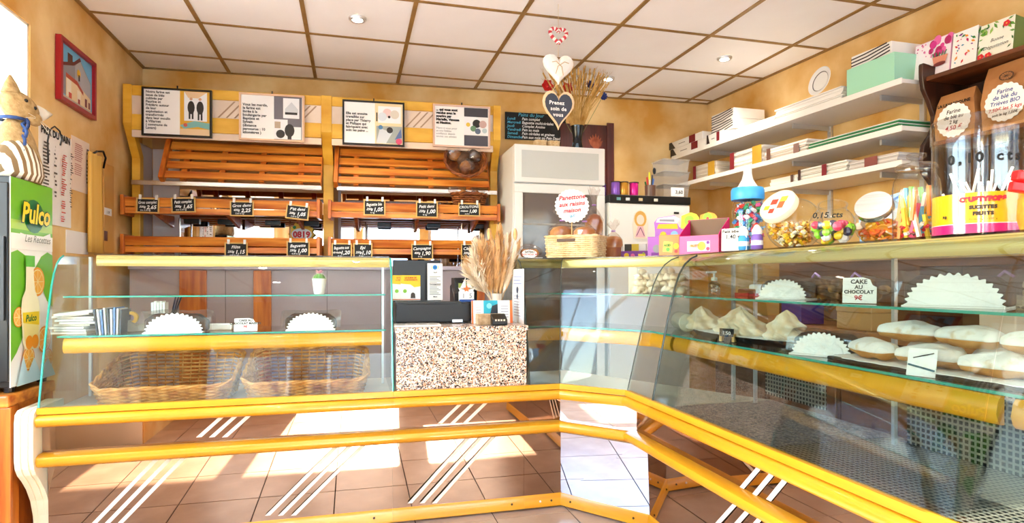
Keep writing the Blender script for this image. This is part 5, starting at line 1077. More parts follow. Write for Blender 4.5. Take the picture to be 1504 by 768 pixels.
# paper plate leaning on the wall
y = yat(1199, .33); t = thing('paper_plate', 'round white paper plate leaning on the wall above the cartons', 'plate', (rightx(y, .3), y, 2.281)); T = Matrix.Translation((0, 0, .09)) @ Matrix.Rotation(math.radians(-78), 4, 'Y')
MB().lathe([(.001, .0), (.058, .0), (.064, .006), (.085, .012), (.088, .01), (.066, .002), (.06, -.004), (.001, -.004)], 36, T=T).build('plate', M('#eceae6', .45), t, smooth=True); MB().lathe([(.057, .001), (.0605, .0035), (.062, .003), (.058, .0)], 36, T=T, cap=False).build('plate_ring', M('#5a5450'), t, smooth=True)
YBX = mat('yellow_carton', '#b98a1e', .6, col2='#d0a436', scale=4)
wbox('carton_stack', 'stack of cartons with yellow ends at the back of the middle shelf', 1018, 1050, 1.95, 2.06, layers=8, front=[M('#d9cfc0'), M('#cfc2ae')], deco=lambda w, h: [(BXR, 'r', (0, 0, w*.14, h)), (YBX, 'r', (w*.7, 0, w, h))], cat='carton stack')
wbox('carton_stack', 'tall stack of white cartons with red and yellow corners on the middle shelf', 1072, 1119, 1.95, 2.075, layers=9, front=[BXW, M('#e0d8cc')], deco=lambda w, h: [(BXR, 'r', (0, 0, w*.14, h)), (YBX, 'r', (w*.72, 0, w, h))], cat='carton stack')
wbox('flat_carton_stack', 'flat white and brown printed cartons beside the green sheets', 1123, 1184, 1.95, 2.03, layers=7, front=[BXW, M('#d5c6b8')], deco=lambda w, h: [(M('#6b4636'), 'r', (w*.05, 0, w*.15, h)), (M('#8a6a60'), 'r', (w*.72, 0, w*.85, h*.8))], cat='carton stack')
wbox('green_sheets', 'fanned pile of green and white flat cartons on the middle shelf', 1187, 1319, 1.95, 1.995, layers=8, front=[M('#3f9a62'), BXW, M('#2f7a4c')], cat='carton stack')
wbox('flat_carton_stack', 'flat cartons with brown band by the end of the lower shelf', 1130, 1170, 1.775, 1.825, layers=5, deco=lambda w, h: [(M('#5a4036'), 'r', (w*.8, 0, w*.9, h))], cat='carton stack')
wbox('flat_carton_stack', 'flat cartons with dark red band on the lower shelf', 1172, 1243, 1.775, 1.845, layers=7, front=[BXW, M('#ddd6cc')], deco=lambda w, h: [(M('#4a2a22'), 'r', (w*.0, 0, w*.06, h)), (BXR, 'r', (w*.52, 0, w*.62, h))], cat='carton stack')
wbox('flat_carton_stack', 'flat grey pink cartons near the dark shelf unit on the lower shelf', 1246, 1318, 1.775, 1.828, layers=6, front=[M('#ded8d4'), M('#c9bdb8')], deco=lambda w, h: [(M('#8a4a42'), 'r', (w*.35, 0, w*.62, h))], cat='carton stack')
# ------------------------------------------------------------------ dark scalloped shelf unit
EO = .31; EY1 = 2.405; EY0 = 1.45
t = thing('walnut_shelf_unit', 'dark walnut wall shelf unit with scalloped side boards', 'shelf unit', (rightx(1.9, .15), 1.9, 1.3))
sp = [(.31, 2.19), (.31, 2.25), (.305, 2.26), (.27, 2.255), (.25, 2.25), (.012, 2.25), (.012, 1.3), (.25, 1.3), (.3, 1.34), (.31, 1.4), (.285, 1.47), (.235, 1.53), (.22, 1.58), (.245, 1.65), (.3, 1.71), (.312, 1.78), (.3, 1.85), (.26, 1.9), (.235, 1.95), (.235, 2.0), (.265, 2.07), (.3, 2.13)]
for y in (EY1, EY0): MB().loft([(rightx(y, o), y, z) for o, z in sp], [(rightx(y-.024, o), y-.024, z) for o, z in sp]).build('side_board', DWOOD, t, world=True, bevel=.004)
for z in (2.19, 1.865, 1.55): MB().prism([(rightx(EY1-.025, .29 if z > 2 else .25), EY1-.025), (rightx(EY1-.025, .016), EY1-.025), (rightx(EY0, .016), EY0), (rightx(EY0, .29 if z > 2 else .25), EY0)], z-.022, z).build('shelf_board', mat('walnut_board', '#4a2510', .4, col2='#7a431f', scale=3, stretch=(5, .7, 5)), t, world=True, bevel=.003)
MB().prism([(rightx(EY1-.025, .016), EY1-.025), (rightx(EY1-.025, .004), EY1-.025), (rightx(EY0, .004), EY0), (rightx(EY0, .016), EY0)], 1.3, 2.18).build('back_board', DWOOD, t, world=True)
# gift boxes on top
def gift(nm, lb, u0, u1, h, base_m, deco, tx=None, off=.24, back=.12, lean=.12):
    ya, yb = yat(u1, off), yat(u0, off); t = thing(nm, lb, 'gift box', (rightx((ya+yb)/2, off), (ya+yb)/2, 2.192)); w = yb-ya
    T = frame((0, w/2-.001, 0), (.0535, -1, 0), EZ) @ Matrix.Rotation(-lean, 4, 'X')
    MB().box((0, .012, -.1), (w-.002, h, 0), 0, T).build('box', base_m, t, bevel=.002); prints(t, T, deco(w, h))
    for s, x, y, sz in tx or (): txt(t, s, T2(T, w*x, h*y, .007), sz, INK, shear=.3)
def flowers(w, h):
    rd = random.Random(2); o = [(M('#f7eef2'), 'r', (w*.02, .014, w*.98, h*.98))]
    for i in range(16): o.append((M(('#d8308a', '#b01a60', '#e86aa8')[i % 3]), 'd', (w*rd.uniform(.45, .95), h*rd.uniform(.5, .95), w*rd.uniform(.05, .1), 1.2)))
    for i in range(14): o.append((M(('#e890bc', '#d04a90')[i % 2]), 'd', (w*rd.uniform(.08, .55), h*rd.uniform(.45, .95), w*rd.uniform(.012, .03))))
    for i in range(5): o.append((M('#3f7a4a'), 'l', ((w*(.6+.06*i), h*.45), (w*(.55+.09*i), h*.6), .006)))
    return o+[(M('#d98a70'), 'p', ((w*.6, h*.3), (w*.9, h*.3), (w*.96, h*.48), (w*.55, h*.5))), (M('#7a2a26'), 'd', (w*.75, h*.29, w*.16, .35))]
def swirls(w, h):
    rd = random.Random(4); o = [(M('#faf6f0'), 'r', (0, .014, w, h))]; cs = ['#d8302c', '#2f8a4a', '#7a2a90', '#e8902c', '#2a86a8', '#c02a70']
    for i in range(26): a = rd.uniform(0, 6.28); x, y, r = w*rd.uniform(.1, .9), h*rd.uniform(.15, .92), w*rd.uniform(.04, .11); o.append((M(cs[i % 6]), 'p', [(x+r*math.cos(a), y+r*math.sin(a)), (x+r*.5*math.cos(a+1.3), y+r*.5*math.sin(a+1.3)), (x-r*math.cos(a), y-r*math.sin(a)), (x+r*.5*math.cos(a-1.5), y+r*.5*math.sin(a-1.5))][::1]))
    return o
def tropic(w, h):
    rd = random.Random(9); o = [(M('#f4f2e0'), 'r', (0, .014, w, h))]
    for i in range(26):
        x, y = (w*rd.uniform(0, 1), h*rd.uniform(.72, .98)) if i % 2 else (w*rd.choice((rd.uniform(.02, .16), rd.uniform(.86, .98))), h*rd.uniform(.2, .95)); a = rd.uniform(0, 6.28); r = w*rd.uniform(.06, .12); o.append((M(('#2f6a2c', '#5f9a3a', '#8fb84a')[i % 3]), 'p', [(x+r*math.cos(a), y+r*math.sin(a)), (x+r*.35*math.cos(a+1.5), y+r*.35*math.sin(a+1.5)), (x-r*math.cos(a), y-r*math.sin(a)), (x+r*.35*math.cos(a-1.5), y+r*.35*math.sin(a-1.5))]))
    for x, y in ((.8, .82), (.12, .12), (.35, .1)):
        for k in range(5): o.append((M('#d81f2c'), 'd', (w*x+w*.05*math.cos(k*1.256), h*y+w*.05*math.sin(k*1.256), w*.05)))
        o.append((M('#f0c040'), 'd', (w*x, h*y, w*.02)))
    return o
gift('gift_box', 'pale pink gift box printed with a bunch of red tulips', 1338, 1393, .205, M('#eab8d4'), flowers)
gift('gift_box', 'white gift box printed with colourful paisley swirls', 1395, 1432, .19, M('#f0e9e0'), swirls)
gift('gift_box', 'gift box with tropical leaves reading Bonne Dégustation', 1434, 1486, .175, M('#7a9a5a'), tropic, [('Bonne', .55, .45, .022), ('Dégustation', .52, .28, .022)])
# flour bags
def flour(lb, u0, u1, h, head, lines, off=.235):
    ya, yb = yat(u1, off), yat(u0, off); w = yb-ya; t = thing('flour_bag', lb, 'flour bag', (rightx((ya+yb)/2, off), (ya+yb)/2, 1.867)); T = frame((0, w/2, 0), (.0535, -1, 0), EZ)
    A = [(0, 0, -.1), (w, 0, -.1), (w, 0, 0), (0, 0, 0)]; B = [(-.004, h*.45, -.105), (w+.004, h*.45, -.105), (w+.006, h*.45, .006), (-.006, h*.45, .006)]; C_ = [(.006, h*.8, -.07), (w-.006, h*.8, -.07), (w-.006, h*.8, -.004), (.006, h*.8, -.004)]; D_ = [(.012, h, -.03), (w-.008, h*1.03, -.03), (w-.008, h*1.03, -.022), (.012, h, -.022)]
    m = MB(); m.loft(A, B, T=T, caps=False); m.loft(B, C_, T=T, caps=False); m.loft(C_, D_, T=T, caps=False); m.add(A, [(3, 2, 1, 0)], T=T); m.add(D_, [(0, 1, 2, 3)], T=T); m.build('bag', KRAFT, t)
    if head: txt(t, head, T2(T, w*.5, h*.72, .006), w*.105, INK, bold=.0008)
    else: prints(t, T @ Matrix.Translation((0, 0, .01)), [(M('#4a2c16'), 'd', (w*.55, h*.78, w*.16, .6)), (KRAFT, 'd', (w*.55, h*.78, w*.13, .6))]+[(M('#4a2c16'), 'l', ((w*.55+w*.15*math.cos(k*.52), h*.78+w*.09*math.sin(k*.52)), (w*.55-w*.15*math.cos(k*.52), h*.78-w*.09*math.sin(k*.52)), .002)) for k in range(6)])
    r = w*.43; MB().lathe([(.001, 0), (1, 0), (1, .0015), (.001, .0015)], 1) if False else None
    pts = [(w*.52+r*(1+.03*math.cos(20*a))*math.cos(a), h*.38+r*(1+.03*math.cos(20*a))*math.sin(a)) for a in [6.2832*i/120 for i in range(120)]]; c = MB().loft([T @ V((x, y, .011)) for x, y in pts], [T @ V((x, y, .0125)) for x, y in pts]).build('price_disc', PAPERW, t)
    for s, y, sz, mm in lines: txt(c, s, T2(T, w*.52, h*.38+r*y, .0135), r*sz, mm, bold=.0004, shear=.2)
BINK, GINK = M('#1c3f94', .8), M('#2a8a5a', .8)
flour('smaller kraft flour bag headed LA LAVARDOUNE with a round price disc', 1373, 1430, .225, 'LA LAVARDOUNE', (('Farine', .42, .34, INK), ('de blé au', .1, .32, INK), ('2 kg', -.2, .3, INK), ('4,50 €', -.58, .38, RINK)))
flour('larger kraft flour bag printed with a millwheel and a round price disc', 1442, 1512, .29, None, (('Farine', .5, .32, BINK), ('de blé du', .2, .32, BINK), ('Trièves BIO', -.1, .3, BINK), ('7,50€ les 5 kgs', -.42, .27, RINK), ('soit le kg 1,50€', -.68, .2, INK)))
# ------------------------------------------------------------------ sweets and cakes on the glass tops
ZT = 1.2915
def top(u, dd=.36): return P(u, 360, x=XR+dd)
rzb = math.radians(-40)
q = P(846, 350, y=3.06); BK = V((q.x, q.y, ZT))
t = thing('wicker_basket', 'pale rectangular wicker basket of panettones on the corner case', 'basket', BK, rzb); basket(t, .29, .2, .115, .115, WICKL, rows=11, st=34, taper=.96, rad=.02, sr=.004, rim=.006)
MB().box((-.07, -.108, .085), (.03, -.099, .1)).build('handle_slot', M('#4a2a12'), t)
PAN = mat('panettone_crust', '#a85718', .5, col2='#f2b462', scale=7, bump=.4, bscale=24); PAP = M('#a8602c', .7)
def pan(lb, loc, r, h, seed, tall=True, tz=0):
    t = thing('panettone', lb, 'panettone', loc, 0, 'cellophane wrapped panettones'); T = Matrix.Identity(4)
    MB().lathe([(r*.86, 0), (r*.9, h*.5), (r*.9, h*.55), (.001, h*.55)], 20).build('paper_case', PAP, t, smooth=True)
    rd = random.Random(seed); MB().lathe([(r*.9, h*.5), (r*1.05, h*.62), (r*1.02, h*.8), (r*.75, h*.95), (r*.3, h), (.001, h)], 20).build('crust', PAN, t, smooth=True)
    m = MB(); rows = []
    for z, rr in ((0.003, r*1.02), (h*.5, r*1.12), (h*.85, r*1.12), (h*1.05, r*.6), (h*1.2, r*.16), (h*1.3, r*.2), (h*1.62, r*.75)):
        rows.append([(rr*(1+rd.uniform(-.1, .1))*math.cos(6.283*i/18), rr*(1+rd.uniform(-.1, .1))*math.sin(6.283*i/18), z+(rd.uniform(-.02, .02) if z > h*1.4 else 0)) for i in range(18)])
    m.grid([r_+[r_[0]] for r_ in rows])
    m.build('cellophane', WRAP, t); MB().tube([(r*.19*math.cos(6.283*i/12), r*.19*math.sin(6.283*i/12), h*1.22) for i in range(12)], .004, 5, closed=True).build('tie', M('#b48ad0'), t)
    return t
def bl(x, y, z): c, s = math.cos(rzb), math.sin(rzb); return (BK.x+x*c-y*s, BK.y+x*s+y*c, BK.z+z)
pan('wide wrapped panettone behind the round price disc', bl(-.075, -.01, .035), .066, .14, 1); pan('wide wrapped panettone in the basket beside the disc', bl(.06, -.035, .035), .058, .13, 2)
pan('tall wrapped panettone rising at the back of the basket', bl(.085, .05, .02), .046, .22, 3)
q = top(893, .42); pan('small wrapped panettone behind the basket corner', (1.43, 3.15, ZT), .05, .13, 4)
p_ = bl(-.055, -.128, .085); q = P(840, 297, y=p_[1]-.03)
t = thing('price_disc', 'round scalloped disc reading Panettone aux raisins maison', 'price card', (q.x, q.y, ZT+.117), -.25); R = .088; T = rotm((0, 0, R+.065), 0, math.radians(84))
pts = [(R*(1+.035*math.cos(26*a))*math.cos(a), R*(1+.035*math.cos(26*a))*math.sin(a)) for a in [6.2832*i/156 for i in range(156)]]; MB().loft([T @ V((a, b, 0)) for a, b in pts], [T @ V((a, b, .002)) for a, b in pts]).build('disc', PAPERW, t); MB().tube([(0, .004, -.01), (0, .004, R*1.4)], .003, 5).build('pick', M('#c9a870'), t)
for s, y, c, sz in (('Panettone', .035, RINK, .034), ('aux raisins', .0, RINK, .032), ('maison', -.034, RINK, .032), ('9€', -.066, M('#4a9ac0'), .026)): txt(t, s, T2(T, 0, y, .003, .1), sz, c, shear=.3, bold=.0009)
# little tray and card left of the basket
q = P(778, 362, y=3.2); t = thing('wrapped_pastry', 'wrapped pastries in a clear box behind the small card', 'pastry', (q.x, q.y, ZT)); MB().box((-.06, -.05, 0), (.06, .05, .006)).build('tray', PAPERW, t)
for i in range(4): MB().ball((-.035+.023*i, .0, .03), (.018, .03, .024), n=10, m=7, jit=.08).build('pastry', PAN, t, smooth='all')
crumple(t, (0, 0, .04), (.065, .05, .04), seed=9, top=False)
q = P(778, 362, y=3.1); card('small scalloped white card with red writing beside the panettone basket', q.x, q.y, ZT, .085, .045, ['GATEAU', 'AUX NOIX 3€'], sizes=[.014, .014], cols=[INK, RINK], scallop=True)
# ---- candy displays
def disp(nm, lb, u, dd, w, d, h, mbody, rz, deco=None, tx=(), cat='candy box', z=ZT, open_top=False, inner=None):
    q = top(u, dd); t = thing(nm, lb, cat, (q.x, q.y, z), rz)
    if open_top:
        m = MB(); m.box((-w/2, -d/2, 0), (w/2, -d/2+.003, h*.5)); m.box((-w/2, d/2-.003, 0), (w/2, d/2, h)); m.box((-w/2, -d/2, 0), (w/2, d/2, .003))
        for s in (-w/2, w/2-.003): m.prism([(-d/2, 0), (d/2, 0), (d/2, h), (-d/2+.02, h*.62), (-d/2, h*.5)], s, s+.003, 'x')
        m.build('carton', mbody, t); MB().box((-w/2+.004, d/2-.006, h*.4), (w/2-.004, d/2-.0031, h*.99)).build('inside', M('#6b4520'), t)
    else: MB().box((-w/2, -d/2, 0), (w/2, d/2, h)).build('carton', mbody, t, bevel=.002)
    T = rotm((0, -d/2, 0), 0, R90)
    if deco: prints(t, T, deco)
    for s, x, y, sz, mm in tx: txt(t, s, T2(T, x, y, .0075), sz, mm, bold=.001)
    return t, T
PUR, MAG, ORG = M('#7a2a9c', .35), M('#e0127c', .35), M('#f07a1c', .35); LIL = M('#b76ad0', .35)
rzR = math.radians(-62)
t, T = disp('candy_tray', 'low purple candy tray holding small boxes next to the wicker basket', 934, .31, .17, .1, .045, PUR, math.radians(-35), [(M('#f0c81e'), 'd', (-.045, .02, .014)), (M('#e86aa8'), 'd', (-.01, .018, .012)), (M('#f6e04a'), 'r', (.02, .008, .06, .028)), (M('#9cc83c'), 'd', (.05, .03, .006))])
for i, (x, c) in enumerate(((-.04, '#3a3426'), (.0, '#d8c23a'), (.04, '#e9efe9'))): MB().box((x-.02, -.03, .04), (x+.02, .02, .085), 0).build('small_box', M(c), t, bevel=.002)
t, T = disp('candy_display', 'lilac candy display with a silver backdrop card', 980, .4, .19, .1, .115, LIL, math.radians(-40), [(PUR, 'r', (-.075, 0, .075, .03)), (M('#9c9ca6'), 'd', (-.045, .05, .022)), (M('#f0d81e'), 'd', (.02, .06, .018)), (M('#7ac83c'), 'd', (.045, .04, .014)), (M('#e8902c'), 'd', (-.01, .03, .012))])
MB().prism([(-.075, .1), (.075, .1), (.08, .16), (.055, .17), (.045, .195), (.02, .19), (.05, .215), (.03, .235), (-.06, .225), (-.08, .2), (-.075, .15)], .044, .05, 'y').build('backdrop', LIL, t); prints(t, rotm((0, .044, 0), 0, R90), [(M('#d9d9e4'), 'p', ((-.07, .2), (.045, .19), (.06, .215), (.03, .232), (-.06, .222))), (M('#8a8a9a'), 'p', ((-.05, .205), (.03, .2), (.03, .212), (-.05, .216))), (M('#f0c81e'), 'p', ((-.065, .165), (.05, .16), (.045, .188), (-.055, .19))), (M('#8ac8e8'), 'd', (.03, .13, .02)), (M('#f0d020'), 'd', (-.03, .13, .018))])
t, T = disp('candy_box', 'small orange candy box with a yellow speech bubble', 987, .25, .11, .06, .1, ORG, math.radians(-48), [(M('#f8e85a'), 'p', ((-.035, .02), (.01, .015), (.015, .065), (-.03, .07))), (M('#5aa83c'), 'd', (-.01, .03, .01)), (M('#f0d81e'), 'd', (.03, .045, .014)), (M('#e0302c'), 'd', (.03, .02, .008))], [('ACID', -.011, .045, .014, M('#3a7a2c'))])
t, T = disp('candy_box', 'bright pink open candy carton with a yellow fruit picture', 1034, .3, .19, .11, .165, MAG, math.radians(-58), [(M('#f7b8d8'), 'r', (-.055, .012, .055, .058)), (M('#f4e03a'), 'd', (.015, .035, .02)), (M('#f4f0e0'), 'd', (-.03, .04, .014)), (M('#e03060'), 'd', (.045, .022, .008)), (M('#7a2a9c'), 'd', (.045, .05, .007))], [('FRUITY', -.015, .032, .014, M('#f07a1c'))], open_top=True)
T_ = frame((.0955, .0, .0), (0, 1, 0), EZ); prints(t, T_, [(M('#f4d0e4'), 'd', (.0, .1, .014)), (MAG, 'd', (0, .1, .009)), (M('#2a2a6a'), 'd', (.0, .035, .018))])
for i, (u, w_, h_, c, lb) in enumerate(((1013, .08, .2, '#f0d81e', 'yellow candy card with green face standing behind the pink carton'), (1040, .07, .16, '#f0b01c', 'orange candy card behind the pink carton'))):
    q = top(u, .5); t = thing('candy_card', lb, 'candy display', (q.x, q.y, ZT), math.radians(-55)); MB().box((-w_/2, 0, 0), (w_/2, .05, .165)).build('carton', M('#e8a01c'), t)
    MB().prism([(-w_*.6, .16), (w_*.6, .16), (w_*.7, .16+h_*.25), (w_*.5, .16+h_*.36), (w_*.1, .16+h_*.42), (-w_*.55, .16+h_*.34)], -.006, -.002, 'y').build('card', M(c), t); prints(t, rotm((0, -.006, 0), 0, R90), [(M('#9ccc2c'), 'd', (0, .2, w_*.35)), (M('#e0302c'), 'd', (.0, .195, w_*.1)), (M('#8ac8e8'), 'd', (-w_*.2, .06, .012)), (M('#e05a90'), 'd', (w_*.2, .05, .01))])
# giant baby bottle of sweets
q = top(1098, .34); t = thing('baby_bottle_jar', 'giant baby bottle full of sweets with blue collar and white teat', 'candy jar', (q.x, q.y, ZT)); r = .062
MB().lathe([(r, .0), (r, .02), (r*.94, .1), (r, .165), (r*.92, .2), (r*.8, .215)], 24, cap=False).build('bottle', CLEAR, t, smooth=True); MB().lathe([(.001, .001), (r*.98, .001), (r*.98, .004), (.001, .004)], 24).build('bottle_base', CLEAR, t)
MB().lathe([(r*1.02, .215), (r*1.06, .22), (r*1.06, .255), (r*.98, .265), (r*.5, .266), (r*.5, .215)], 32).build('collar', M('#3fa0e8', .35), t, smooth=True); MB().lathe([(r*.72, .266), (r*.6, .275), (r*.36, .3), (r*.27, .325), (r*.27, .345), (r*.2, .358), (.001, .362)], 22).build('teat', M('#f2efe9', .4), t, smooth=True)
def candies(t, fn, n, cols, size, seed, shape='ball', name='sweets'):
    rd = random.Random(seed); m = MB()
    for i in range(n):
        c = V(fn(rd)); k = i % len(cols); k_ = .22 if shape == 'stick' else 1; T = rotm(c, rd.uniform(0, 6), rd.uniform(-k_, k_), rd.uniform(-k_, k_))
        if shape == 'ball': m.ball(c, size*rd.uniform(.85, 1.1), k, n=7, m=5)
        elif shape == 'bar': m.cbox((0, 0, 0), (size*2, size*.9, size*.7), k, T)
        elif shape == 'stick': m.tube([T @ V((0, 0, -size*2.2)), T @ V((0, 0, size*2.2))], size*.35, 5, k)
        elif shape == 'slice': m.lathe([(size, -.003), (size, .003)], 9, k, T, a0=0, a1=6.283185307)
        elif shape == 'wrap': m.cbox((0, 0, 0), (size*1.5, size, size), k, T); m.add([(size*.7, 0, 0), (size*1.5, size*.6, 0), (size*1.5, -size*.6, 0)], [(0, 1, 2)], k, T); m.add([(-size*.7, 0, 0), (-size*1.5, size*.6, 0), (-size*1.5, -size*.6, 0)], [(0, 1, 2)], k, T)
    o = m.build(name, [M(c, .35) for c in cols], t); o['kind'] = 'stuff'; return o
def cylfn(r, z0, z1):
    def f(rd): a = rd.uniform(0, 6.283); q = r*math.sqrt(rd.random()); return (q*math.cos(a), q*math.sin(a), rd.uniform(z0, z1))
    return f
candies(t, cylfn(r*.84, .012, .2), 190, ['#3f8ad0', '#8ac4ee', '#d84a8a', '#f0f0f0', '#2f9a6a', '#e0302c'], .012, 3, 'wrap')
q2 = top(1078, .225); card('white tag reading Petit biberon 1,40 before the baby bottle', q2.x, q2.y, ZT, .1, .09, ['Petit biberon', '1,40 €'], rz=math.radians(-55), sizes=[.017, .024], lean=.05, scallop=False)
# row of little blue sweet bottles at the foot of the giant bottle
for i, (u, dd, c) in enumerate(((1071, .3, '#3a3a8a'), (1092, .255, '#3f9ae0'), (1112, .26, '#7a5ab0'))):
    q = top(u, dd); t = thing('sweet_tub', ('dark blue mini sweet tub by the pink carton', 'sky blue mini sweet tub before the baby bottle', 'violet mini sweet tub by the tilted jar')[i], 'candy tub', (q.x, q.y, ZT), -1); MB().lathe([(.018, 0), (.022, .005), (.022, .05), (.016, .06)], 14).build('tub', M(c, .3), t, smooth=True); MB().lathe([(.019, .06), (.02, .075), (.008, .095), (.001, .098)], 14).build('cap', M('#f0eef0', .4), t, smooth=True); MB().lathe([(.0225, .018), (.0225, .036)], 14, cap=False).build('band', M(('#f0a020', '#f0f0f4', '#e8e8f0')[i], .4), t)
# tilted glass jars
def jar(lb, u, dd, R, cols, shape, n, size, seed, lidm, rz, price=None, tilt=.95, lid=True, liddeco=None):
    q = top(u, dd); t = thing('tilted_jar', lb, 'candy jar', (q.x, q.y, ZT), rz, 'tilted sweet jars on the pastry case')
    A = rotm((0, 0, R*.93), 0, tilt); prof = []
    for k in range(15): ph = math.pi*(.03+.77*k/14); prof.append((R*math.sin(ph), -R*math.cos(ph)))
    prof += [(R*.6, R*.86), (R*.6, R*1.05)]; MB().lathe(prof, 30, T=A, cap=False).build('glass', CLEAR, t, smooth='all')
    if lid:
        l = MB().lathe([(.001, R*1.2), (R*.68, R*1.2), (R*.7, R*1.17), (R*.7, R*.95), (R*.66, R*.93), (.001, R*.93)], 32, T=A).build('lid', lidm, t, smooth=True)
        if liddeco: prints(l, A @ Matrix.Translation((0, 0, R*1.2)), liddeco(R))
    else: MB().lathe([(R*.6, R*1.04), (R*.65, R*1.06), (R*.65, R*1.1), (R*.58, R*1.1), (R*.58, R*1.04)], 28, T=A, cap=False).build('neck_ring', CLEAR, t, smooth=True)
    def fn(rd):
        while True:
            x, y, z = rd.uniform(-R, R), rd.uniform(-R, R), rd.uniform(-R, R*.02)
            if x*x+y*y+z*z < (R*.88)**2 and (z > -.99*R): return (x, y, z+R*.95)
    candies(t, fn, n, cols, size, seed, shape)
    if price: txt(t, price, T2(frame((-R*.25, -R*.97, R*1.22), (1, 0, 0), (0, .35, 1)), 0, 0, .004), .028, INK, bold=.0006, shear=.2)
jar('tilted glass jar of yellow wrapped toffees with a printed lid', 1166, .36, .1, ['#f0c828', '#f7e08a', '#b9761c', '#f4f0dc', '#d89a20'], 'wrap', 330, .0095, 5, M('#d9cdb6', .3, metal=0), math.radians(-75), liddeco=lambda R: [(M('#f4efe4', .4), 'd', (0, 0, R*.62)), (M('#d8402c'), 'r', (-R*.3, .0, -R*.02, R*.26)), (M('#e05a30'), 'r', (R*.05, -R*.2, R*.3, .02)), (M('#f0d040'), 'r', (R*.05, R*.12, R*.34, R*.36)), (M('#d8402c'), 'r', (-R*.22, -R*.42, 0, -R*.2)), (M('#f0c030'), 'r', (-R*.48, -R*.24, -R*.26, -R*.04))])
jar('tilted glass jar of green and coloured gum balls marked 0,15 cts', 1222, .3, .07, ['#7cc428', '#8fd83a', '#f2f0ec', '#e8c820', '#3a3a52', '#d03a5a'], 'ball', 62, .0155, 6, ALU, math.radians(-40), price='0,15 cts', lid=False, tilt=.5)
jar('tilted glass jar of orange sweets with a brushed steel lid', 1294, .44, .08, ['#f08a1c', '#f0a83c', '#e8662c', '#f4d8c0', '#f0c040'], 'slice', 130, .016, 8, STEEL, math.radians(-62), tilt=1.0)
# folded blue packet behind
q = top(1292, .52); t = thing('sweet_packet', 'pale blue sweet packet standing behind the tilted jars', 'packet', (q.x, q.y, ZT), math.radians(-65)); T = rotm((0, 0, 0), 0, math.radians(80)); MB().prism([(-.06, 0), (.06, 0), (.075, .14), (.07, .19), (-.03, .165), (-.07, .1)], 0, .012, 'z', T=T).build('packet', M('#9cc4e6', .3), t, bevel=.003); prints(t, T @ Matrix.Translation((0, 0, .0125)), [(M('#dcecf6'), 'p', ((-.04, .03), (.05, .03), (.055, .13), (-.04, .11))), (M('#3f7ac0'), 'l', ((-.06, .1), (.07, .18), .008)), (M('#e8c060'), 'd', (.03, .13, .014))])
# ribbed apothecary jar
q = top(1346, .36); t = thing('ribbed_jar', 'tall ribbed glass jar of candy sticks with knob lid', 'candy jar', (q.x, q.y, ZT)); m = MB(); n = 72; R = .06
rows = []
for z, rr, rb in ((.002, .9, 1), (.006, .98, 1), (.15, 1, 1), (.175, .96, .6), (.19, .84, .2), (.196, .8, 0), (.21, .82, 0)): rows.append([((R*rr+.0022*rb*math.cos(18*6.2832*i/n))*math.cos(6.2832*i/n), (R*rr+.0022*rb*math.cos(18*6.2832*i/n))*math.sin(6.2832*i/n), z) for i in range(n+1)])
m.grid(rows)
m.build('glass', CLEAR, t, smooth='all'); MB().lathe([(R*.9, .21), (R*.92, .218), (R*.8, .226), (R*.3, .23), (R*.2, .236), (R*.42, .246), (R*.42, .256), (.001, .262)], 28).build('knob_lid', CLEAR, t, smooth='all')
candies(t, cylfn(R*.78, .03, .12), 34, ['#f0d040', '#e05a80', '#58b0d8', '#f4e4d0', '#7ac050', '#f08a30'], .02, 12, 'stick'); candies(t, cylfn(R*.78, .01, .06), 60, ['#e8507a', '#f4f0e8', '#f0c030', '#d03040'], .009, 13, 'wrap')
# lollipop drum
q = top(1440, .37); t = thing('lollipop_drum', 'big clear drum of lollipops with yellow and pink band marked 0,10 cts', 'candy jar', (q.x, q.y, ZT)); R = .108
MB().lathe([(R*.97, .001), (R, .004), (R, .275)], 40, cap=False).build('drum', CLEAR, t, smooth=True); MB().lathe([(R*1.03, .25), (R*1.03, .305), (R*1.0, .312), (.001, .312)], 40, cap=False).build('lid', CLEAR, t, smooth=True); MB().lathe([(.001, .001), (R*.97, .001), (R*.97, .004), (.001, .004)], 40).build('base', CLEAR, t)
ang0, ang1 = math.radians(115), math.radians(360); m = MB(); N = 40
for z0, z1, k in ((.005, .03, 1), (.03, .108, 0), (.0285, .0305, 2)):
    rr = R*.985+(.0006 if k == 2 else 0); A_ = [(rr*math.cos(ang0+(ang1-ang0)*i/N), rr*math.sin(ang0+(ang1-ang0)*i/N), z0+(.012*math.sin(i/N*3.1) if k in (0,) else 0)*0) for i in range(N+1)]; B_ = [(a[0], a[1], z1) for a in A_]; m.strip(A_, B_, k)
m.build('printed_band', [M('#f4bc14', .35), M('#d81a78', .35), M('#f8f0e0', .35)], t, smooth=True)
ca = math.atan2(-q.y, -q.x)
def onband(s, a, z, sz, mm, bold=.001):
    w_ = 0
    for i, ch in enumerate(s):
        if ch == ' ': continue
        aa = ca+a+(i-(len(s)-1)/2)*sz*.6/R; p = V((R*.99*math.cos(aa), R*.99*math.sin(aa), z)); txt(t, ch, frame(p, (-math.sin(aa), math.cos(aa), 0), EZ) @ Matrix.Translation((0, 0, .0025)), sz, mm, bold=bold)
onband('CRUSTYPOPS', .05, .085, .016, M('#d8202c'), .0016); onband('SUCETTES', .05, .066, .012, M('#3a2a10')); onband('FRUITS', .05, .05, .012, M('#3a2a10')); onband('Poids net 1200 g', .05, .038, .006, M('#3a2a10'), 0); onband('30', -.75, .045, .01, M('#3a2a10')); onband('0,10 cts', .08, .185, .034, INK, .0012)
rd = random.Random(21); m = MB(); mb2 = MB(); cl = ['#e03a3a', '#f0a020', '#6ab83a', '#d84a9a', '#f0d040']
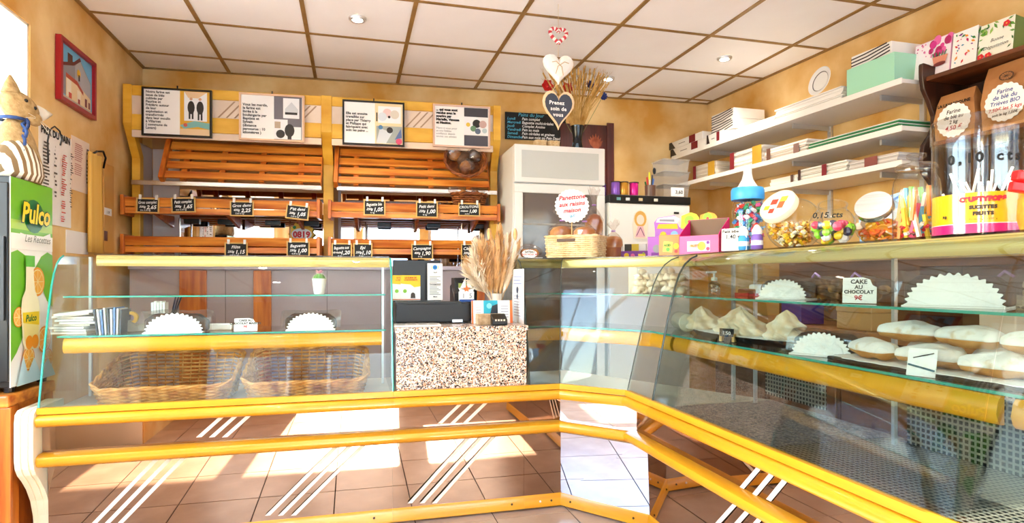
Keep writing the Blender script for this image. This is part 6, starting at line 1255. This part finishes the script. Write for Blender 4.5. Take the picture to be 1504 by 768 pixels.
for i in range(70):
    a = rd.uniform(0, 6.28); rr = R*.85*math.sqrt(rd.random()); p = V((rr*math.cos(a), rr*math.sin(a), rd.uniform(.02, .1))); mb2.ball(p, .013, i % 5, n=7, m=5)
    if i < 40: d = V((rd.uniform(-.5, .5), rd.uniform(-.5, .5), 1)).normalized(); e = p+d*rd.uniform(.06, .09); k = math.hypot(e.x, e.y); e = V((e.x*min(1, R*.9/k), e.y*min(1, R*.9/k), e.z)); m.tube([p, e], .0034, 6)
m.build('stick', M('#f6f2ee', .5), t)['kind'] = 'stuff'; mb2.build('lolly', [M(c, .3) for c in cl], t)['kind'] = 'stuff'
# red pegs and orange packet at the end
q = top(1527, .3); t = thing('peg_tub', 'orange tub topped with large red clips at the end of the glass top', 'candy tub', (q.x, q.y, ZT)); MB().lathe([(.035, 0), (.042, .03), (.04, .075), (.034, .085)], 18).build('tub', mat('orange_net', '#e8821c', .5, col2='#f4a43c', scale=30), t, smooth=True)
for i, (dz, rz) in enumerate(((.095, .5), (.118, .75))): MB().box((-.06, -.012, -.012), (.03, .012, .012), 0, rotm((0, 0, dz), -1.0+rz, 0, .2)).build('clip', M('#d81a1c', .35), t, bevel=.004)
# ------------------------------------------------------------------ pastry case contents
def inR(u, dd): return P(u, 480, x=XR+dd)
q = inR(1000, .33); t = thing('meringue_box', 'clear box of small white meringues on the upper glass shelf', 'meringues', (1.5, 2.74, ZU), math.radians(-45))
MB().box((-.14, -.075, 0), (.14, .075, .135)).build('box', CLEAR, t); rd = random.Random(31); m = MB()
for i in range(64):
    c = (rd.uniform(-.115, .115), rd.uniform(-.05, .05), .018+.03*(i // 20)+rd.uniform(0, .008)); m.lathe([(.022, -.012), (.024, -.002), (.016, .009), (.006, .018), (.001, .021)], 9, T=rotm(c, 0, rd.uniform(-.6, .6), rd.uniform(-.6, .6)))
m.build('meringue', MERI, t, smooth='all')['kind'] = 'stuff'
def swirl(t, c, R, h, mm, seed, name='meringue'):
    rd = random.Random(seed); m = MB(); n = 48; rows = []
    for j in range(20):
        f = j/19; rr = R*(1-f**2.4)*(.92+.1*math.sin(f*17))+.002; z = h*f; rows.append([(c[0]+rr*(1+.16*math.cos(6*6.283*i/n+f*6+seed)+.06*math.cos(2*6.283*i/n+seed))*math.cos(6.283*i/n)+.03*f*math.sin(seed*2), c[1]+rr*(1+.16*math.cos(6*6.283*i/n+f*6+seed)+.06*math.cos(2*6.283*i/n+seed))*math.sin(6.283*i/n)+.02*f*math.cos(seed*3), c[2]+z) for i in range(n+1)])
    m.grid(rows)
    return m.build(name, mm, t, smooth='all')
yA, yB = inR(1022, .25).y, inR(1172, .25).y; L = yA-yB
t = thing('oval_tray', 'black oval tray with lace paper carrying the large meringues', 'tray', (XR+.26, (yA+yB)/2, ZS))
el = [(.11*math.cos(6.283*i/48), (L/2)*math.sin(6.283*i/48)) for i in range(48)]; MB().loft([(a*.85, b*.92, 0) for a, b in el], [(a, b, .022) for a, b in el]).build('tray', M('#1a1816', .25), t, smooth=True)
sc_ = [(.1*(1+.04*math.cos(30*6.283*i/240))*math.cos(6.283*i/240), (L/2*.94)*(1+.04*math.cos(30*6.283*i/240))*math.sin(6.283*i/240)) for i in range(240)]; MB().loft([(a, b, .0225) for a, b in sc_], [(a, b, .0245) for a, b in sc_]).build('lace_paper', DOILY, t)
for i, lb in enumerate(('big swirled meringue on the tray end by the wrapped roll', 'big swirled meringue behind the little black tag', 'big swirled meringue in the second half of the tray', 'big swirled meringue at the tray end near the doily')):
    o = thing('meringue', lb, 'meringue', (XR+.25+(.018 if i % 2 else -.012), yA-.085-i*(L-.17)/3, ZS+.025), 0, 'large meringues on the oval tray'); swirl(o, (0, 0, 0), .066, .098+.008*(i % 2), MERI, i, 'swirl'); MB().lathe([(.05, 0), (.06, .006), (.05, .014)], 18).build('foot', MERI, o, smooth=True)
q = inR(1067, .135); t = thing('slate_price_tag', 'tiny slate tag before the big meringues', 'price tag', (q.x, q.y, ZS+.002), math.radians(-60)); MB().box((-.028, 0, .02), (.028, .004, .05)).build('slate', SLATE, t); MB().box((-.03, .001, .0), (-.02, .02, .03)).build('foot', FRM, t); MB().box((.02, .001, .0), (.03, .02, .03)).build('foot', FRM, t); txt(t, '1,50', T2(rotm((0, 0, .026), 0, R90), 0, 0, .001), .02, CHALK)
q = inR(985, .2); t = thing('wrapped_roll', 'cylindrical sponge roll wrapped in printed clear film', 'cake roll', (q.x+.05, q.y-.03, ZS+.0)); MB().lathe([(.001, -.1), (.036, -.098), (.04, -.09), (.04, .09), (.036, .098), (.001, .1)], 22, T=rotm((0, 0, .041), math.radians(-20), R90)).build('roll', MERI, t, smooth=True); MB().lathe([(.043, -.112), (.0435, .0), (.043, .112)], 18, T=rotm((0, 0, .0435), math.radians(-20), R90), cap=False).build('film', WRAP, t, smooth=True)
rzc = math.radians(-80)
def rcake(lb, u, dd, z, R, h=.8): q = inR(u, dd); return cake(lb, q.x, q.y, z, R, math.radians(-62), h)
rcake('wrapped cake with scalloped white doily on the upper shelf by the pump bottle', 1153, .3, ZU, .085); rcake('large wrapped cake with wide scalloped doily on the upper shelf', 1403, .28, ZU, .105)
rcake('wrapped cake with scalloped doily on the lower shelf between the trays', 1210, .2, ZS, .085)
q = inR(1262, .23); card('torn white card reading CAKE AU CHOCOLAT 9 euros in the pastry case', q.x, q.y, ZU, .092, .078, ['CAKE', 'AU', 'CHOCOLAT', '9€'], rz=math.radians(-60), sizes=[.018, .016, .0145, .02], cols=[INK, INK, INK, RINK], lean=.08)
q = inR(1049, .36); t = thing('pump_bottle', 'clear hand gel bottle with white pump on the upper shelf', 'bottle', (q.x, q.y, ZU)); MB().lathe([(.024, 0), (.026, .01), (.026, .05), (.012, .062), (.012, .07)], 18).build('bottle', glassmat('gel', '#dfe8ec', .08), t, smooth=True); MB().lathe([(.014, .066), (.014, .08), (.005, .082), (.005, .1), (.011, .102), (.011, .11), (.001, .111)], 14).build('pump', WHITE, t, smooth=True); MB().box((-.04, -.005, .1), (0, .005, .109)).build('spout', WHITE, t)
for i, (u, dd, c, w_, h_, lb) in enumerate(((1120, .47, '#e8e2da', .12, .05, 'white cellophane packet above a red folder on the upper shelf'), (1100, .45, '#8a4a30', .1, .03, 'flat brown packet on the upper shelf'))):
    q = inR(u, dd); t = thing('flat_packet', lb, 'packet', (q.x, q.y, ZU), math.radians(-80)); MB().box((-w_/2, -.02, 0), (w_/2, .02, h_)).build('packet', M(c), t, bevel=.008); MB().box((-w_/2-.005, -.028, 0), (w_/2-.03, -.0205, .012)).build('edge', M('#c8202c'), t)
NUT = mat('nut_cluster', '#6a3c1c', .7, col2='#b98a50', scale=18, bump=.4, bscale=40)
for i, (u, dd, lb) in enumerate(((1215, .43, 'clear bag of brown nut clusters tied in lilac on the upper shelf'), (1275, .44, 'second clear bag of nut clusters near the torn card'), (1502, .46, 'white wrapped bag at the end of the upper shelf'))):
    q = inR(u, dd); t = thing('sweet_bag', lb, 'bag', (q.x, q.y, ZU)); rd = random.Random(40+i); m = MB()
    for k in range(26): m.ball((rd.uniform(-.03, .03), rd.uniform(-.08, .08), .016+.022*(k // 10)), .015, n=7, m=5, jit=.15, rnd=rd)
    m.build('cluster', NUT if i < 2 else MERI, t, smooth='all')['kind'] = 'stuff'; crumple(t, (0, 0, .042), (.045, .1, .042), seed=50+i, top=False); MB().tube([(-.03, .0, .08), (-.035, .02, .095), (-.03, .04, .08)], .004, 5).build('ribbon', M('#b48ad0'), t)
# tray of long sugared pastries
yA, yB = inR(1262, .25).y, .6; L = yA-yB; yc = (yA+yB)/2
t = thing('pastry_tray', 'long tray with lace paper carrying sugared pastries', 'tray', (XR+.27, yc, ZS)); MB().box((-.14, -L/2, 0), (.14, L/2, .012)).build('tray', M('#2a2624', .3), t, bevel=.004)
sc_ = []
for i in range(160):
    s = 6.2832*i/160; sc_.append((.15*max(-1, min(1, 1.35*math.cos(s)))*(1+.03*math.cos(40*s)), L/2*max(-1, min(1, 1.2*math.sin(s)))*(1+.01*math.cos(40*s))))
MB().loft([(a, b, .0125) for a, b in sc_], [(a, b, .0145) for a, b in sc_]).build('lace_paper', DOILY, t)
SUG = mat('sugared_pastry', '#d9b07a', .85, col2='#f6f1ea', scale=16, pos=(.28, .42), bump=.5, bscale=45); CRU = mat('pastry_crust', '#b97a3a', .7, col2='#d9a262', scale=12)
for i in range(11):
    r_ = i // 4; c_ = i % 4; lay = 0 if i < 8 else 1; y = yA-.1-(c_+.5*(r_ % 2))*(L-.12)/4.4 if lay == 0 else yA-.16-(i-8)*.17; x = XR+.2+(.12 if r_ == 1 else 0) if lay == 0 else XR+.27; z = ZS+.015+(.052 if lay else 0)
    lb = ('front row sugared oval pastry on the long lace tray', 'back row sugared oval pastry on the long lace tray', 'sugared oval pastry lying on top of the others')[r_ if lay == 0 else 2]
    o = thing('sugared_pastry', lb, 'pastry', (x, y, z), rd.uniform(-.4, .4), 'sugared pastries on the lace tray'); r2 = random.Random(60+i)
    def loaf(sc_, z0, z1):
        m = MB(); n = 22; rows = []
        for j in range(13):
            f = -1+2*j/12; e = math.sqrt(max(0, 1-f*f))**.8; wv = 1+.07*math.sin(f*7+i)
            rows.append([(sc_*.047*e*wv*math.cos(6.2832*k/n)+.008*math.sin(f*2.5+i), sc_*.088*f, .026+max(z0, min(z1, sc_*.028*e*wv*math.sin(6.2832*k/n)*(1+.12*math.cos(5*k+j))))) for k in range(n+1)])
        m.grid(rows)
        return m
    loaf(1, -.026, .05).build('crust', CRU, o, smooth='all'); loaf(1.03, -.004, .05).build('sugar_coat', SUG, o, smooth='all')
q = inR(1352, .115); t = thing('price_card', 'leaning white card with dark strip before the sugared pastries', 'price card', (q.x, q.y, ZS), math.radians(-70)); T = rotm((0, 0, 0), 0, math.radians(75)); MB().box((-.032, 0, 0), (.032, .07, .002), 0, T).build('card', PAPERW, t); prints(t, T @ Matrix.Translation((0, 0, .002)), [(M('#2a5a6a'), 'l', ((-.03, .028), (.03, .016), .005)), (INK, 'l', ((-.02, .045), (.025, .06), .003))])
